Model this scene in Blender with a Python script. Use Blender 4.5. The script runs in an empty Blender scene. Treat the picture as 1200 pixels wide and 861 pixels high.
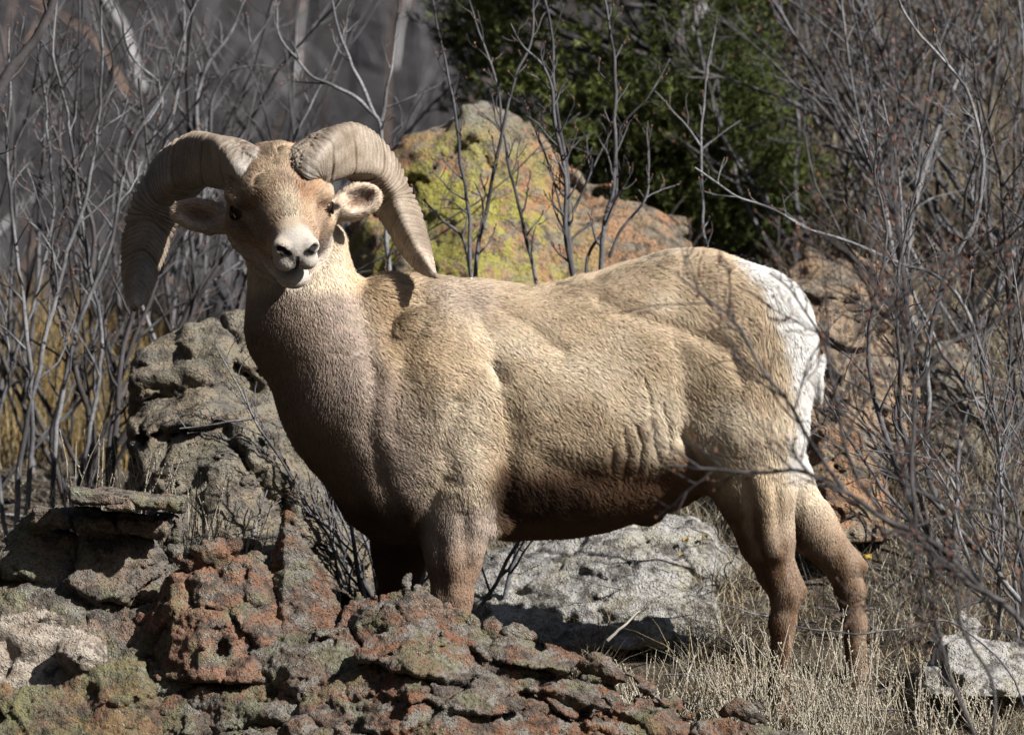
import bpy, math, random
import numpy as np
from mathutils import Vector

# ------------------------------------------------------------------ camera, sky, sun, exposure
SC = bpy.context.scene
COL = SC.collection
CAM_D = 14.0                      # metres from the camera to the ram
PXM = 500.0                       # photograph pixels per metre at the ram

cam_data = bpy.data.cameras.new("camera")
cam = bpy.data.objects.new("camera", cam_data)
COL.objects.link(cam)
cam.location = (0, -CAM_D, 0)
cam.rotation_euler = (math.radians(90), 0, 0)
cam_data.sensor_width = 36.0
cam_data.lens = 36.0 * CAM_D / (1200.0 / PXM)
cam_data.clip_start = 0.1
cam_data.clip_end = 2000
cam_data.dof.use_dof = True
cam_data.dof.focus_distance = CAM_D - 0.25
cam_data.dof.aperture_fstop = 5.0
SC.camera = cam

SUN_DIR = Vector((0.65, -0.41, 0.64)).normalized()     # towards the sun
world = bpy.data.worlds.new("World")
SC.world = world
world.use_nodes = True
_nt = world.node_tree
_sky = _nt.nodes.new("ShaderNodeTexSky")
_sky.sky_type = 'NISHITA'
_sky.sun_disc = False
_sky.sun_elevation = math.asin(SUN_DIR.z)
_sky.sun_rotation = math.atan2(SUN_DIR.x, SUN_DIR.y)
_bg = _nt.nodes["Background"]
_bg.inputs["Strength"].default_value = 0.05
_nt.links.new(_sky.outputs[0], _bg.inputs["Color"])
sun_d = bpy.data.lights.new("sun", 'SUN')
sun_d.energy = 5.0
sun_d.angle = math.radians(0.5)
sun_d.color = (1.0, 0.965, 0.91)
sun = bpy.data.objects.new("sun", sun_d)
sun.rotation_euler = SUN_DIR.to_track_quat('Z', 'Y').to_euler()
sun.location = SUN_DIR * 20
COL.objects.link(sun)
SC.view_settings.view_transform = 'Standard'
SC.view_settings.look = 'None'
SC.view_settings.gamma = 1.0
SC.view_settings.exposure = 1.10
SC.view_settings.use_curve_mapping = False
SC.render.engine = 'CYCLES'
SC.cycles.max_bounces = 6
SC.cycles.diffuse_bounces = 1
SC.cycles.glossy_bounces = 2
SC.cycles.transparent_max_bounces = 6
try:
    SC.cycles.use_denoising = True
except Exception:
    pass

rng = np.random.default_rng(7)
random.seed(7)

# ------------------------------------------------------------------ helpers
def P(x, y, Y=0.0):
    """photograph pixel (1200 x 861) at depth Y metres behind the ram's plane -> world point"""
    k = (CAM_D + Y) / CAM_D
    return np.array([(x - 600.0) / PXM * k, Y, (430.5 - y) / PXM * k])

def tag(o, label=None, cat=None, group=None, kind=None):
    if label: o["label"] = label
    if cat: o["category"] = cat
    if group: o["group"] = group
    if kind: o["kind"] = kind
    return o

def empty(name, loc=(0, 0, 0)):
    o = bpy.data.objects.new(name, None)
    o.location = loc
    o.empty_display_size = 0.1
    COL.objects.link(o)
    return o

def link(name, me, mat=None, parent=None):
    o = bpy.data.objects.new(name, me)
    COL.objects.link(o)
    if mat is not None: me.materials.append(mat)
    if parent is not None:
        o.parent = parent
        o.location = -np.array(parent_world(parent))
    return o

def parent_world(p):
    l = np.zeros(3)
    while p is not None:
        l += np.array(p.location); p = p.parent
    return l

def mesh(name, V, F, smooth=True, colors=None):
    """V (n,3); F (m,k) array or list of such arrays with their own k"""
    me = bpy.data.meshes.new(name)
    V = np.asarray(V, dtype=np.float32)
    Fs = F if isinstance(F, list) else [F]
    Fs = [np.asarray(f, dtype=np.int32) for f in Fs if len(f)]
    loops = np.concatenate([f.ravel() for f in Fs])
    tot = np.concatenate([np.full(len(f), f.shape[1], dtype=np.int32) for f in Fs])
    start = np.concatenate([[0], np.cumsum(tot)[:-1]]).astype(np.int32)
    me.vertices.add(len(V)); me.vertices.foreach_set("co", V.ravel())
    me.loops.add(len(loops)); me.loops.foreach_set("vertex_index", loops)
    me.polygons.add(len(tot)); me.polygons.foreach_set("loop_start", start)
    me.polygons.foreach_set("loop_total", tot)
    me.polygons.foreach_set("use_smooth", np.full(len(tot), smooth, dtype=bool))
    if colors is not None:
        a = me.color_attributes.new("Col", 'FLOAT_COLOR', 'POINT')
        c = np.ones((len(V), 4), dtype=np.float32); c[:, :3] = colors
        a.data.foreach_set("color", c.ravel())
    me.update(); me.validate()
    return me

_T = np.random.default_rng(11).random((64, 64, 64)).astype(np.float32) * 2 - 1
def vn(p, seed=0):
    """value noise in [-1,1] at points p (n,3)"""
    p = np.asarray(p, dtype=np.float32) + np.float32(seed * 17.31)
    i = np.floor(p); f = p - i; i = i.astype(np.int32)
    u = f * f * (3 - 2 * f)
    x0, y0, z0 = i[:, 0] & 63, i[:, 1] & 63, i[:, 2] & 63
    x1, y1, z1 = (x0 + 1) & 63, (y0 + 1) & 63, (z0 + 1) & 63
    ux, uy, uz = u[:, 0], u[:, 1], u[:, 2]
    def L(a, b, t): return a + (b - a) * t
    return L(L(L(_T[x0, y0, z0], _T[x1, y0, z0], ux), L(_T[x0, y1, z0], _T[x1, y1, z0], ux), uy),
             L(L(_T[x0, y0, z1], _T[x1, y0, z1], ux), L(_T[x0, y1, z1], _T[x1, y1, z1], ux), uy), uz)

def fbm(p, freq, octs=4, seed=0, gain=0.5, ridged=False):
    p = np.asarray(p); s = 0; a = 1.0; t = 0.0
    for o in range(octs):
        n = vn(p * (freq * 2.03 ** o), seed + o * 3.7)
        if ridged: n = 1 - 2 * np.abs(n)
        s = s + n * a; t += a; a *= gain
    return s / t

def worley(p, freq, seed=0):
    """F1 distance of a jittered lattice, in lattice units"""
    p = np.asarray(p, dtype=np.float32) * freq + seed * 7.7
    i = np.floor(p).astype(np.int32); f = p - i
    best = np.full(len(p), 9.0, dtype=np.float32)
    for dx in (-1, 0, 1):
        for dy in (-1, 0, 1):
            for dz in (-1, 0, 1):
                a, b, c = (i[:, 0] + dx) & 63, (i[:, 1] + dy) & 63, (i[:, 2] + dz) & 63
                ox = _T[a, b, c] * .5 + .5; oy = _T[b, c, a] * .5 + .5; oz = _T[c, a, b] * .5 + .5
                d = (dx + ox - f[:, 0]) ** 2 + (dy + oy - f[:, 1]) ** 2 + (dz + oz - f[:, 2]) ** 2
                best = np.minimum(best, d)
    return np.sqrt(best)

def smin(a, b, k):
    if k <= 0: return np.minimum(a, b)
    h = np.maximum(k - np.abs(a - b), 0) / k
    return np.minimum(a, b) - h * h * k * 0.25

class Field:
    def __init__(s, lo, hi, h):
        s.lo = np.array(lo, float); s.h = h
        s.n = np.ceil((np.array(hi, float) - s.lo) / h).astype(int) + 1
        s.F = np.full(s.n, 1.0, dtype=np.float32)
        s.ax = [(s.lo[i] + np.arange(s.n[i]) * h).astype(np.float32) for i in range(3)]
    def sub(s, lo, hi):
        a = np.clip(np.floor((np.array(lo) - s.lo) / s.h).astype(int), 0, s.n - 1)
        b = np.clip(np.ceil((np.array(hi) - s.lo) / s.h).astype(int) + 1, 1, s.n)
        sl = tuple(slice(a[i], max(b[i], a[i] + 1)) for i in range(3))
        X = s.ax[0][sl[0]][:, None, None]; Y = s.ax[1][sl[1]][None, :, None]; Z = s.ax[2][sl[2]][None, None, :]
        return sl, X, Y, Z
    def put(s, sl, d, k, op='add'):
        A = s.F[sl]
        if op == 'add': s.F[sl] = smin(A, d, k)
        else: s.F[sl] = -smin(-A, d, k)
    def ell(s, c, r, k=0.02, R=None, op='add'):
        c = np.array(c); r = np.array(r, float); m = max(r) + k + 2 * s.h
        sl, X, Y, Z = s.sub(c - m, c + m)
        x, y, z = X - c[0], Y - c[1], Z - c[2]
        if R is not None:
            R = np.array(R)      # rows are the local axes
            x, y, z = (R[0][0] * x + R[0][1] * y + R[0][2] * z, R[1][0] * x + R[1][1] * y + R[1][2] * z,
                       R[2][0] * x + R[2][1] * y + R[2][2] * z)
        k0 = np.sqrt((x / r[0]) ** 2 + (y / r[1]) ** 2 + (z / r[2]) ** 2)
        k1 = np.sqrt((x / r[0] ** 2) ** 2 + (y / r[1] ** 2) ** 2 + (z / r[2] ** 2) ** 2) + 1e-9
        d = np.where(k0 < 0.2, (k0 - 1) * min(r), k0 * (k0 - 1) / k1)
        s.put(sl, d.astype(np.float32), k, op)
    def cap(s, a, b, r1, r2, k=0.02, sy=1.0, op='add'):
        a = np.array(a, float); b = np.array(b, float); m = max(r1, r2) * max(1, sy) + k + 2 * s.h
        sl, X, Y, Z = s.sub(np.minimum(a, b) - m, np.maximum(a, b) + m)
        ba = (b - a) / np.array([1, sy, 1]); x, y, z = X - a[0], (Y - a[1]) / sy, Z - a[2]
        t = np.clip((x * ba[0] + y * ba[1] + z * ba[2]) / max(ba @ ba, 1e-9), 0, 1)
        d = np.sqrt((x - t * ba[0]) ** 2 + (y - t * ba[1]) ** 2 + (z - t * ba[2]) ** 2) - (r1 + (r2 - r1) * t)
        s.put(sl, d.astype(np.float32), k, op)

def surface_nets(F, lo, h):
    S = F < 0
    n = np.array(F.shape)
    cnt = np.zeros(n - 1, dtype=np.int8)
    corners = [(i, j, k) for i in (0, 1) for j in (0, 1) for k in (0, 1)]
    for (i, j, k) in corners:
        cnt += S[i:n[0] - 1 + i, j:n[1] - 1 + j, k:n[2] - 1 + k]
    I, J, K = np.nonzero((cnt > 0) & (cnt < 8))
    ids = np.full(n - 1, -1, dtype=np.int32); ids[I, J, K] = np.arange(len(I))
    cv = {c: F[I + c[0], J + c[1], K + c[2]] for c in corners}
    acc = np.zeros((len(I), 3), dtype=np.float64); c_ = np.zeros(len(I))
    for a in corners:
        for ax in range(3):
            if a[ax] == 0:
                b = list(a); b[ax] = 1; b = tuple(b)
                fa, fb = cv[a], cv[b]
                m = (fa < 0) != (fb < 0)
                t = np.where(m, fa / np.where(m, fa - fb, 1), 0)
                p = np.array(a, float)[None, :].repeat(len(I), 0); p[:, ax] += t
                acc += p * m[:, None]; c_ += m
    V = (np.stack([I, J, K], 1) + acc / c_[:, None]) * h + lo
    quads = []
    for ax in range(3):
        o1, o2 = [(1, 2), (2, 0), (0, 1)][ax]
        sa = [slice(None)] * 3; sb = [slice(None)] * 3
        sa[ax] = slice(0, -1); sb[ax] = slice(1, None)
        D = S[tuple(sa)] != S[tuple(sb)]
        idx = np.array(np.nonzero(D))
        ok = (idx[o1] > 0) & (idx[o2] > 0) & (idx[o1] < n[o1] - 1) & (idx[o2] < n[o2] - 1)
        idx = idx[:, ok]
        first = S[tuple(idx)]
        def cell(d1, d2):
            q = idx.copy(); q[o1] += d1; q[o2] += d2
            return ids[tuple(q)]
        q = np.stack([cell(-1, -1), cell(0, -1), cell(0, 0), cell(-1, 0)], 1)
        q[~first] = q[~first][:, ::-1]
        quads.append(q)
    Q = np.concatenate(quads); Q = Q[(Q >= 0).all(1)]
    return V, Q

def edges_of(Q):
    k = Q.shape[1]
    return np.concatenate([Q[:, [i, (i + 1) % k]] for i in range(k)])
def relax(V, Q, it=1, lam=0.5):
    E = edges_of(Q); n = len(V)
    deg = np.bincount(E[:, 0], minlength=n) + np.bincount(E[:, 1], minlength=n) + 1e-9
    for _ in range(it):
        A = np.stack([np.bincount(E[:, 0], V[E[:, 1], c], n) + np.bincount(E[:, 1], V[E[:, 0], c], n) for c in range(3)], 1)
        V = V + lam * (A / deg[:, None] - V)
    return V
def normals(V, Q):
    a = V[Q[:, 2]] - V[Q[:, 0]]; b = V[Q[:, -1]] - V[Q[:, 1]]
    fn = np.cross(a, b); n = len(V)
    N = np.stack([sum(np.bincount(Q[:, j], fn[:, c], n) for j in range(Q.shape[1])) for c in range(3)], 1)
    return N / (np.linalg.norm(N, axis=1, keepdims=True) + 1e-12)
def biggest(V, Q):
    """keep the largest connected piece"""
    n = len(V); lab = np.arange(n); E = edges_of(Q)
    while True:
        m = np.minimum(lab[E[:, 0]], lab[E[:, 1]])
        new = lab.copy(); np.minimum.at(new, E[:, 0], m); np.minimum.at(new, E[:, 1], m)
        new = new[new]
        new = new[new]
        if (new == lab).all(): break
        lab = new
    c = np.bincount(lab, minlength=n); keep = lab == c.argmax()
    mp = np.cumsum(keep) - 1
    Q = Q[keep[Q[:, 0]]]
    return V[keep], mp[Q]

def ss(a, b, x):
    t = np.clip((x - a) / (b - a), 0, 1)
    return t * t * (3 - 2 * t)

# ------------------------------------------------------------------ materials
class NT:
    def __init__(s, name):
        s.m = bpy.data.materials.new(name); s.m.use_nodes = True
        s.t = s.m.node_tree; s.n = s.t.nodes
        s.b = s.n["Principled BSDF"]
        s.b.inputs["Roughness"].default_value = 0.85
        s.b.inputs["Specular IOR Level"].default_value = 0.25
        s.co = None
    def new(s, typ, **kw):
        nd = s.n.new(typ)
        for k, v in kw.items(): setattr(nd, k, v)
        return nd
    def l(s, a, b): s.t.links.new(a, b)
    def coord(s, scale=(1, 1, 1)):
        if s.co is None: s.co = s.new("ShaderNodeTexCoord")
        if scale == (1, 1, 1): return s.co.outputs["Object"]
        mp = s.new("ShaderNodeMapping"); mp.inputs["Scale"].default_value = scale
        s.l(s.co.outputs["Object"], mp.inputs["Vector"]); return mp.outputs[0]
    def noise(s, scale, detail=4, rough=0.55, stretch=(1, 1, 1), dist=0.0):
        nd = s.new("ShaderNodeTexNoise"); nd.inputs["Scale"].default_value = scale
        nd.inputs["Detail"].default_value = detail; nd.inputs["Roughness"].default_value = rough
        nd.inputs["Distortion"].default_value = dist
        s.l(s.coord(stretch), nd.inputs["Vector"]); return nd.outputs["Fac"]
    def vor(s, scale, feature='F1', stretch=(1, 1, 1)):
        nd = s.new("ShaderNodeTexVoronoi", feature=feature); nd.inputs["Scale"].default_value = scale
        s.l(s.coord(stretch), nd.inputs["Vector"]); return nd.outputs["Distance"]
    def ramp(s, fac, stops):
        nd = s.new("ShaderNodeValToRGB"); e = nd.color_ramp.elements
        while len(e) > len(stops): e.remove(e[-1])
        while len(e) < len(stops): e.new(0.5)
        for q, (p, c) in zip(e, stops):
            q.position = p
            q.color = (c, c, c, 1) if not hasattr(c, '__len__') else (*c, 1)
        s.l(fac, nd.inputs[0]); return nd.outputs[0]
    def mix(s, fac, a, b, mode='MIX'):
        nd = s.new("ShaderNodeMix", data_type='RGBA', blend_type=mode)
        for sock, v in ((nd.inputs[0], fac), (nd.inputs[6], a), (nd.inputs[7], b)):
            if hasattr(v, 'is_output'): s.l(v, sock)
            elif hasattr(v, '__len__'): sock.default_value = (*v, 1)
            else: sock.default_value = v
        return nd.outputs[2]
    def math(s, op, a, b=0.0):
        nd = s.new("ShaderNodeMath", operation=op)
        for i, v in enumerate((a, b)):
            if hasattr(v, 'is_output'): s.l(v, nd.inputs[i])
            else: nd.inputs[i].default_value = v
        return nd.outputs[0]
    def color(s, c):
        if hasattr(c, 'is_output'): s.l(c, s.b.inputs["Base Color"])
        else: s.b.inputs["Base Color"].default_value = (*c, 1)
    def bump(s, h, strength=0.5, dist=0.01):
        nd = s.new("ShaderNodeBump"); nd.inputs["Strength"].default_value = strength
        nd.inputs["Distance"].default_value = dist
        s.l(h, nd.inputs["Height"]); s.l(nd.outputs[0], s.b.inputs["Normal"]); return nd
    def rough(s, v): s.b.inputs["Roughness"].default_value = v
# ------------------------------------------------------------------ the ram
def rp(x, y, d=0.0):      # d in ram pixels (500 = 1 m)
    return P(x, y, d / PXM)
px = 1.0 / PXM
def curve(xs, ys, x):
    """smooth monotone-ish interpolation"""
    xs = np.array(xs, float); ys = np.array(ys, float)
    m = np.gradient(ys, xs)
    i = np.clip(np.searchsorted(xs, x) - 1, 0, len(xs) - 2)
    h = xs[i + 1] - xs[i]; t = np.clip((x - xs[i]) / h, 0, 1)
    t2, t3 = t * t, t * t * t
    return ((2 * t3 - 3 * t2 + 1) * ys[i] + (t3 - 2 * t2 + t) * h * m[i] + (-2 * t3 + 3 * t2) * ys[i + 1] + (t3 - t2) * h * m[i + 1])

# local frame of the head
HC = rp(325, 225, -135)
hf = np.array([0.20, -0.79, -0.585]); hf /= np.linalg.norm(hf)
hr = np.array([1.0, 0.24, 0.085]); hr -= hf * (hr @ hf); hr /= np.linalg.norm(hr)
hu = np.cross(hr, hf); hu *= np.sign(hu[2])
HR = np.stack([hr, hu, hf])
def hp(a, b, c): return HC + (hr * a + hu * b + hf * c) * px
def head_local(p): return ((p - HC) @ HR.T) / px

FR = Field(rp(175, 868, -320) - np.array([0, 0, .03]), rp(1050, 150, 175), 0.0042)

# torso: stations along x  (x, top y, bottom y, half width px, centre depth px)
st = np.array([
    (412, 420, 560, 34, -64), (436, 372, 594, 62, -60), (470, 342, 622, 88, -54), (510, 332, 628, 98, -46), (560, 330, 628, 104, -36),
    (620, 336, 630, 112, -22), (680, 326, 626, 114, -8), (740, 308, 612, 112, 4), (790, 295, 596, 106, 14), (840, 296, 572, 98, 24),
    (885, 316, 548, 88, 32), (918, 345, 530, 72, 38), (941, 380, 505, 50, 42), (953, 420, 470, 22, 44)])
def torso():
    m = 0.03
    X0, X1 = (412 - 600) * px - .0, (956 - 600) * px + .01
    sl, X, Y, Z = FR.sub((X0, -0.45, -0.5), (X1, 0.4, 0.36))
    xq = X * PXM + 600
    top = (430.5 - curve(st[:, 0], st[:, 1], xq)) * px
    bot = (430.5 - curve(st[:, 0], st[:, 2], xq)) * px
    w = curve(st[:, 0], st[:, 3], xq) * px
    cy = curve(st[:, 0], st[:, 4], xq) * px
    cz = (top + bot) / 2; hh = (top - bot) / 2
    v = (Z - cz) / hh
    # ribs widest below the middle, back narrower, belly tucked
    ww = w * (1.0 - 0.10 * np.clip(v, 0, 1) ** 2)
    u = np.abs((Y - cy) / ww)
    r = (u ** 2.25 + np.abs(v) ** 2.25) ** (1 / 2.25)
    d = (r - 1) * np.minimum(w, hh) * 0.92
    FR.put(sl, d.astype(np.float32), 0.0)
torso()
E, Cp = FR.ell, FR.cap
# shoulder, chest, withers
E(rp(505, 478, -118), np.array([72, 40, 112]) * px, k=0.07)
E(rp(470, 540, -108), np.array([56, 44, 74]) * px, k=0.06)
E(rp(548, 565, -112), np.array([34, 34, 52]) * px, k=0.05)
E(rp(486, 366, -62), np.array([52, 38, 36]) * px, k=0.05)
E(rp(446, 352, -80), np.array([28, 26, 22]) * px, k=0.06)
E(rp(428, 378, -78), np.array([30, 34, 34]) * px, k=0.06)
E(rp(456, 562, -80), np.array([44, 54, 62]) * px, k=0.07)
# neck
Cp(rp(349, 300, -80), rp(360, 385, -92), 57 * px, 66 * px, k=0.03)
Cp(rp(362, 385, -92), rp(418, 472, -92), 67 * px, 80 * px, k=0.04)
Cp(rp(418, 472, -92), rp(460, 545, -76), 80 * px, 76 * px, k=0.06)
Cp(rp(366, 335, -62), rp(446, 412, -66), 34 * px, 56 * px, k=0.04)
# head
def HE(c, r, k=0.02, op='add'): E(hp(*c), np.array(r) * px, k=k, R=HR, op=op)
def HCp(a, b, r1, r2, k=0.02, op='add'): Cp(hp(*a), hp(*b), r1 * px, r2 * px, k=k, op=op)
HE((0, 6, -8), (56, 43, 56), .03)
HE((0, 22, 22), (44, 22, 34), .03)
HE((4, 38, -6), (17, 18, 24), .02)
HCp((0, -4, 22), (0, -3, 114), 42, 19, .02)
for sgn in (-1, 1):
    HCp((sgn * 14, 12, 30), (sgn * 6, 6, 108), 22, 12, .012)
    HCp((sgn * 22, -16, 30), (sgn * 9, -10, 106), 26, 14, .012)
HCp((0, 6, 30), (0, 6, 104), 28, 17, .03)
HCp((0, -52, 0), (0, -34, 88), 46, 20, .03)
for sgn in (-1, 1):
    HE((sgn * 34, -30, 18), (25, 32, 42), .03)
    HE((sgn * 47, 7, 16), (12, 7, 20), .03)         # brow
    HE((sgn * 46, -20, 30), (12, 8, 22), .02)         # cheekbone
    HE((sgn * 56, -3, 32), (9, 7.0, 11), .006, op='sub')   # eye socket
HE((0, 1, 117), (24, 18, 20), .015)
for sgn in (-1, 1):
    HE((sgn * 12.5, -8, 124), (13, 11, 16), .008)      # upper lips
    HE((sgn * 15.5, 9, 122), (11.5, 10, 13), .009)       # nostril wings
HE((0, -38, 112), (19, 13, 21), .008)                 # chin and lower lip
HE((0, -44, 84), (20, 15, 28), .02)
# mouth slit, nostrils and philtrum
for i in range(-6, 7):
    a = i / 6.0
    HE((a * 21, -22.0 + 3.0 * abs(a) ** 2 + 1.2 * a, 133 - 12 * a * a), (5, 3.2, 12), .002, op='sub')
for sgn in (-1, 1):
    HE((sgn * 13, 7, 143), (5.5, 4.6, 12), .003, op='sub')
    HE((sgn * 20, 12, 136), (6.5, 3.6, 10), .003, op='sub')
    HE((sgn * 9, 3, 144), (4, 4, 7), .003, op='sub')
HCp((0, 2, 143), (0, -20, 143), 2.4, 1.6, .003, op='sub')
# ears: cupped leaves
def ear(cx, cy, d, dirx, diry, L, W, sgn):
    c = rp(cx, cy, d)
    ax = np.array([dirx, 0.10, -diry]); ax /= np.linalg.norm(ax)
    fwd = np.array([-.10 * sgn, -1, .22]); fwd -= ax * (fwd @ ax); fwd /= np.linalg.norm(fwd)
    up = np.cross(ax, fwd)
    R = np.stack([ax, up, fwd])
    E(c, np.array([L, W, 11]) * px, k=0.012, R=R)
    E(c + (fwd * 10 + ax * 1) * px, np.array([L - 6, W - 5, 11.5]) * px, k=0.004, R=R, op='sub')
    Cp(c - ax * (L - 4) * px, c - ax * (L + 22) * px + fwd * -6 * px, 11 * px, 15 * px, k=.02)
    return c, R
EAR_L = ear(418, 237, -124, 1.0, -0.42, 28, 19.5, 1)
EAR_R = ear(238, 254, -118, -1.0, -0.20, 36, 19, -1)
# forelegs
def leg(pts, k=0.03, sy=0.9):
    for (a, b) in zip(pts[:-1], pts[1:]):
        Cp(rp(*a[:3]), rp(*b[:3]), a[3] * px, b[3] * px, k=k, sy=sy)
leg([(532, 560, -104, 46), (533, 610, -108, 34), (532, 655, -112, 26), (530, 700, -114, 21)], .05)
leg([(529, 700, -114, 23), (527, 722, -114, 20), (526, 800, -112, 14), (525, 832, -112, 16)], .02)
leg([(470, 560, -5, 46), (470, 612, 0, 33), (468, 650, 0, 25), (466, 700, 2, 21)], .05)
leg([(466, 700, 2, 21), (464, 800, 2, 14), (463, 832, 2, 16)], .02)
E(rp(572, 612, -96), np.array([20, 12, 13]) * px, k=0.03)
# hind quarters: near side
E(rp(868, 425, -32), np.array([78, 52, 112]) * px, k=0.07)
E(rp(905, 400, -14), np.array([48, 60, 74]) * px, k=0.05)
E(rp(893, 500, -36), np.array([50, 42, 72]) * px, k=0.06)
E(rp(834, 520, -42), np.array([38, 28, 50]) * px, k=0.05)
leg([(868, 520, -40, 56), (886, 580, -38, 40), (898, 630, -34, 28), (910, 672, -30, 19)], .045)
leg([(910, 672, -30, 20), (922, 696, -28, 17), (917, 730, -28, 13.5), (914, 800, -28, 11.5), (912, 836, -28, 16)], .02)
Cp(rp(912, 640, -34), rp(937, 692, -28), 9 * px, 8 * px, k=.015)
Cp(rp(889, 560, -66), rp(905, 640, -52), 18 * px, 14 * px, k=.03)
# far side
E(rp(884, 430, 96), np.array([70, 44, 105]) * px, k=0.06)
leg([(872, 500, 96, 52), (905, 560, 100, 39), (950, 618, 100, 27), (987, 662, 98, 19)], .045)
leg([(987, 662, 98, 20), (996, 690, 98, 16), (1001, 730, 98, 13), (1004, 790, 98, 11.5), (1004, 828, 98, 16)], .02)
Cp(rp(940, 590, 106), rp(1009, 664, 98), 10 * px, 8 * px, k=.015)
# sheath and tail
E(rp(757, 602, 6), np.array([14, 12, 12]) * px, k=0.02)
E(rp(930, 372, 40), np.array([14, 16, 34]) * px, k=0.03)
# hooves are parts of their own; creases in the coat
def crease(pts, r=5, d=0.5, k=0.02):
    for (a, b) in zip(pts[:-1], pts[1:]):
        Cp(rp(*a), rp(*b), r * px, r * px, k=k, op='sub')

_Va, _Qa = surface_nets(FR.F, FR.lo, FR.h)
RV, RQ = biggest(_Va, _Qa)
del _Va, _Qa
FR.F = None
RV = relax(RV, RQ, 2, 0.5)
RN = normals(RV, RQ)
def to_px(p):
    k = CAM_D / (CAM_D + p[:, 1])
    return p[:, 0] * k * PXM + 600, 430.5 - p[:, 2] * k * PXM

def seg_dist(x, y, pts):
    best = np.full(len(x), 1e9)
    for (a, b) in zip(pts[:-1], pts[1:]):
        a = np.array(a, float); b = np.array(b, float); ba = b - a
        t = np.clip(((x - a[0]) * ba[0] + (y - a[1]) * ba[1]) / (ba @ ba), 0, 1)
        best = np.minimum(best, np.hypot(x - a[0] - t * ba[0], y - a[1] - t * ba[1]))
    return best

def head_mask(p, w=10):
    h = head_local(p)
    A_, B_ = np.array([0, -22, -30.0]), np.array([0, -20, 125.0]); ba = B_ - A_
    t = np.clip((h - A_) @ ba / (ba @ ba), 0, 1)
    d = np.linalg.norm(h - A_ - t[:, None] * ba, axis=1)
    lim = 84 + (46 - 84) * t
    return ss(w, -w, d - lim + 5 * vn(p * 40, 3))
# folds and muscle relief of the near flank (and, mirrored by the same x/z, the far flank)
def relief(p, n):
    X, Z = p[:, 0] * PXM + 600, 430.5 - p[:, 2] * PXM
    d = np.zeros(len(p))
    side = ss(0.25, 0.6, np.abs(n[:, 1]))
    hl = head_local(p)
    head = head_mask(p) > .5
    body = (1 - head_mask(p)) * side
    for pts, w, a in [
        ([(445, 430), (436, 500), (450, 560), (470, 600)], 11, 4.5), ([(418, 345), (432, 390), (440, 440)], 9, 4),
        ([(560, 372), (584, 440), (598, 510), (588, 580), (580, 605)], 13, 4.5),
        ([(500, 360), (470, 430), (462, 500)], 12, 3),
        ([(578, 425), (586, 442)], 7, 6),
        ([(578, 360), (625, 385), (655, 410)], 8, 3),
        ([(700, 352), (748, 372), (800, 388), (850, 408), (862, 440)], 9, 4),
        ([(800, 510), (812, 540), (836, 585), (850, 620)], 9, 7),
        ([(795, 420), (800, 470), (800, 515)], 12, 3.5),
        ([(520, 560), (500, 600), (492, 640)], 9, 5),
        ([(535, 470), (520, 520), (532, 560)], 10, 3),
        ([(390, 412), (412, 416), (428, 408)], 4, 1.2),
        ([(640, 540), (700, 560), (770, 560)], 18, 5),
        ([(725, 505), (731, 530), (726, 560)], 4, 1.8), ([(739, 495), (747, 520), (744, 548)], 3.5, 2.4), ([(757, 480), (759, 505), (766, 535)], 4, 1.5),
        ([(770, 470), (779, 495), (778, 522)], 3.5, 1.6), ([(750, 440), (756, 470)], 3, 1.8), ([(712, 520), (715, 548)], 3, 1.6),
        ([(870, 560), (884, 640), (894, 690)], 6, 4), ([(905, 560), (915, 640)], 7, 4),
        ([(515, 630), (520, 690)], 7, 3), ([(545, 600), (548, 660)], 8, 3)]:
        d -= a * np.exp(-(seg_dist(X, Z, pts) / w) ** 2)
    for pts, w, a in [
        ([(610, 440), (680, 470), (740, 500)], 40, 5),
        ([(765, 400), (790, 440), (800, 400)], 24, 4),
        ([(840, 440), (850, 500)], 30, 4), ([(505, 440), (520, 500)], 28, 5),
        ([(792, 300), (830, 312)], 26, 4), ([(780, 540), (700, 585)], 22, 4)]:
        d += a * np.exp(-(seg_dist(X, Z, pts) / w) ** 2)
    d *= body
    # uneven thick winter coat
    q = p * np.array([1, 1, 1.0])
    wq = q + .02 * np.stack([vn(q * 16, 31), vn(q * 16, 32), vn(q * 16, 33)], 1)
    c = 2.4 * fbm(q, 9, 2, 1) + .4 * fbm(wq * np.array([1.0, 1, .6]), 30, 3, 2, .6, True) * ss(-.5, .4, vn(q * 5, 34)) + 0.1 * vn(wq * np.array([95, 95, 50]), 4)
    rib = np.exp(-((X - 690) / 90) ** 2) * np.exp(-((Z - 460) / 60) ** 2)
    
    amt = 1 - .96 * head_mask(p, 20); amt = amt * (1 - .65 * ss(540, 640, Z))
    neck = ((X < 430) & (Z > 340))
    amt = amt * (1 - .6 * ss(440, 400, X) * ss(300, 340, Z)) * (1 - .75 * ss(840, 880, X) * ss(600, 540, Z))
    return (d + c * amt) * px
RV = RV + RN * relief(RV, RN)[:, None]
RN = normals(RV, RQ)

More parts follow.
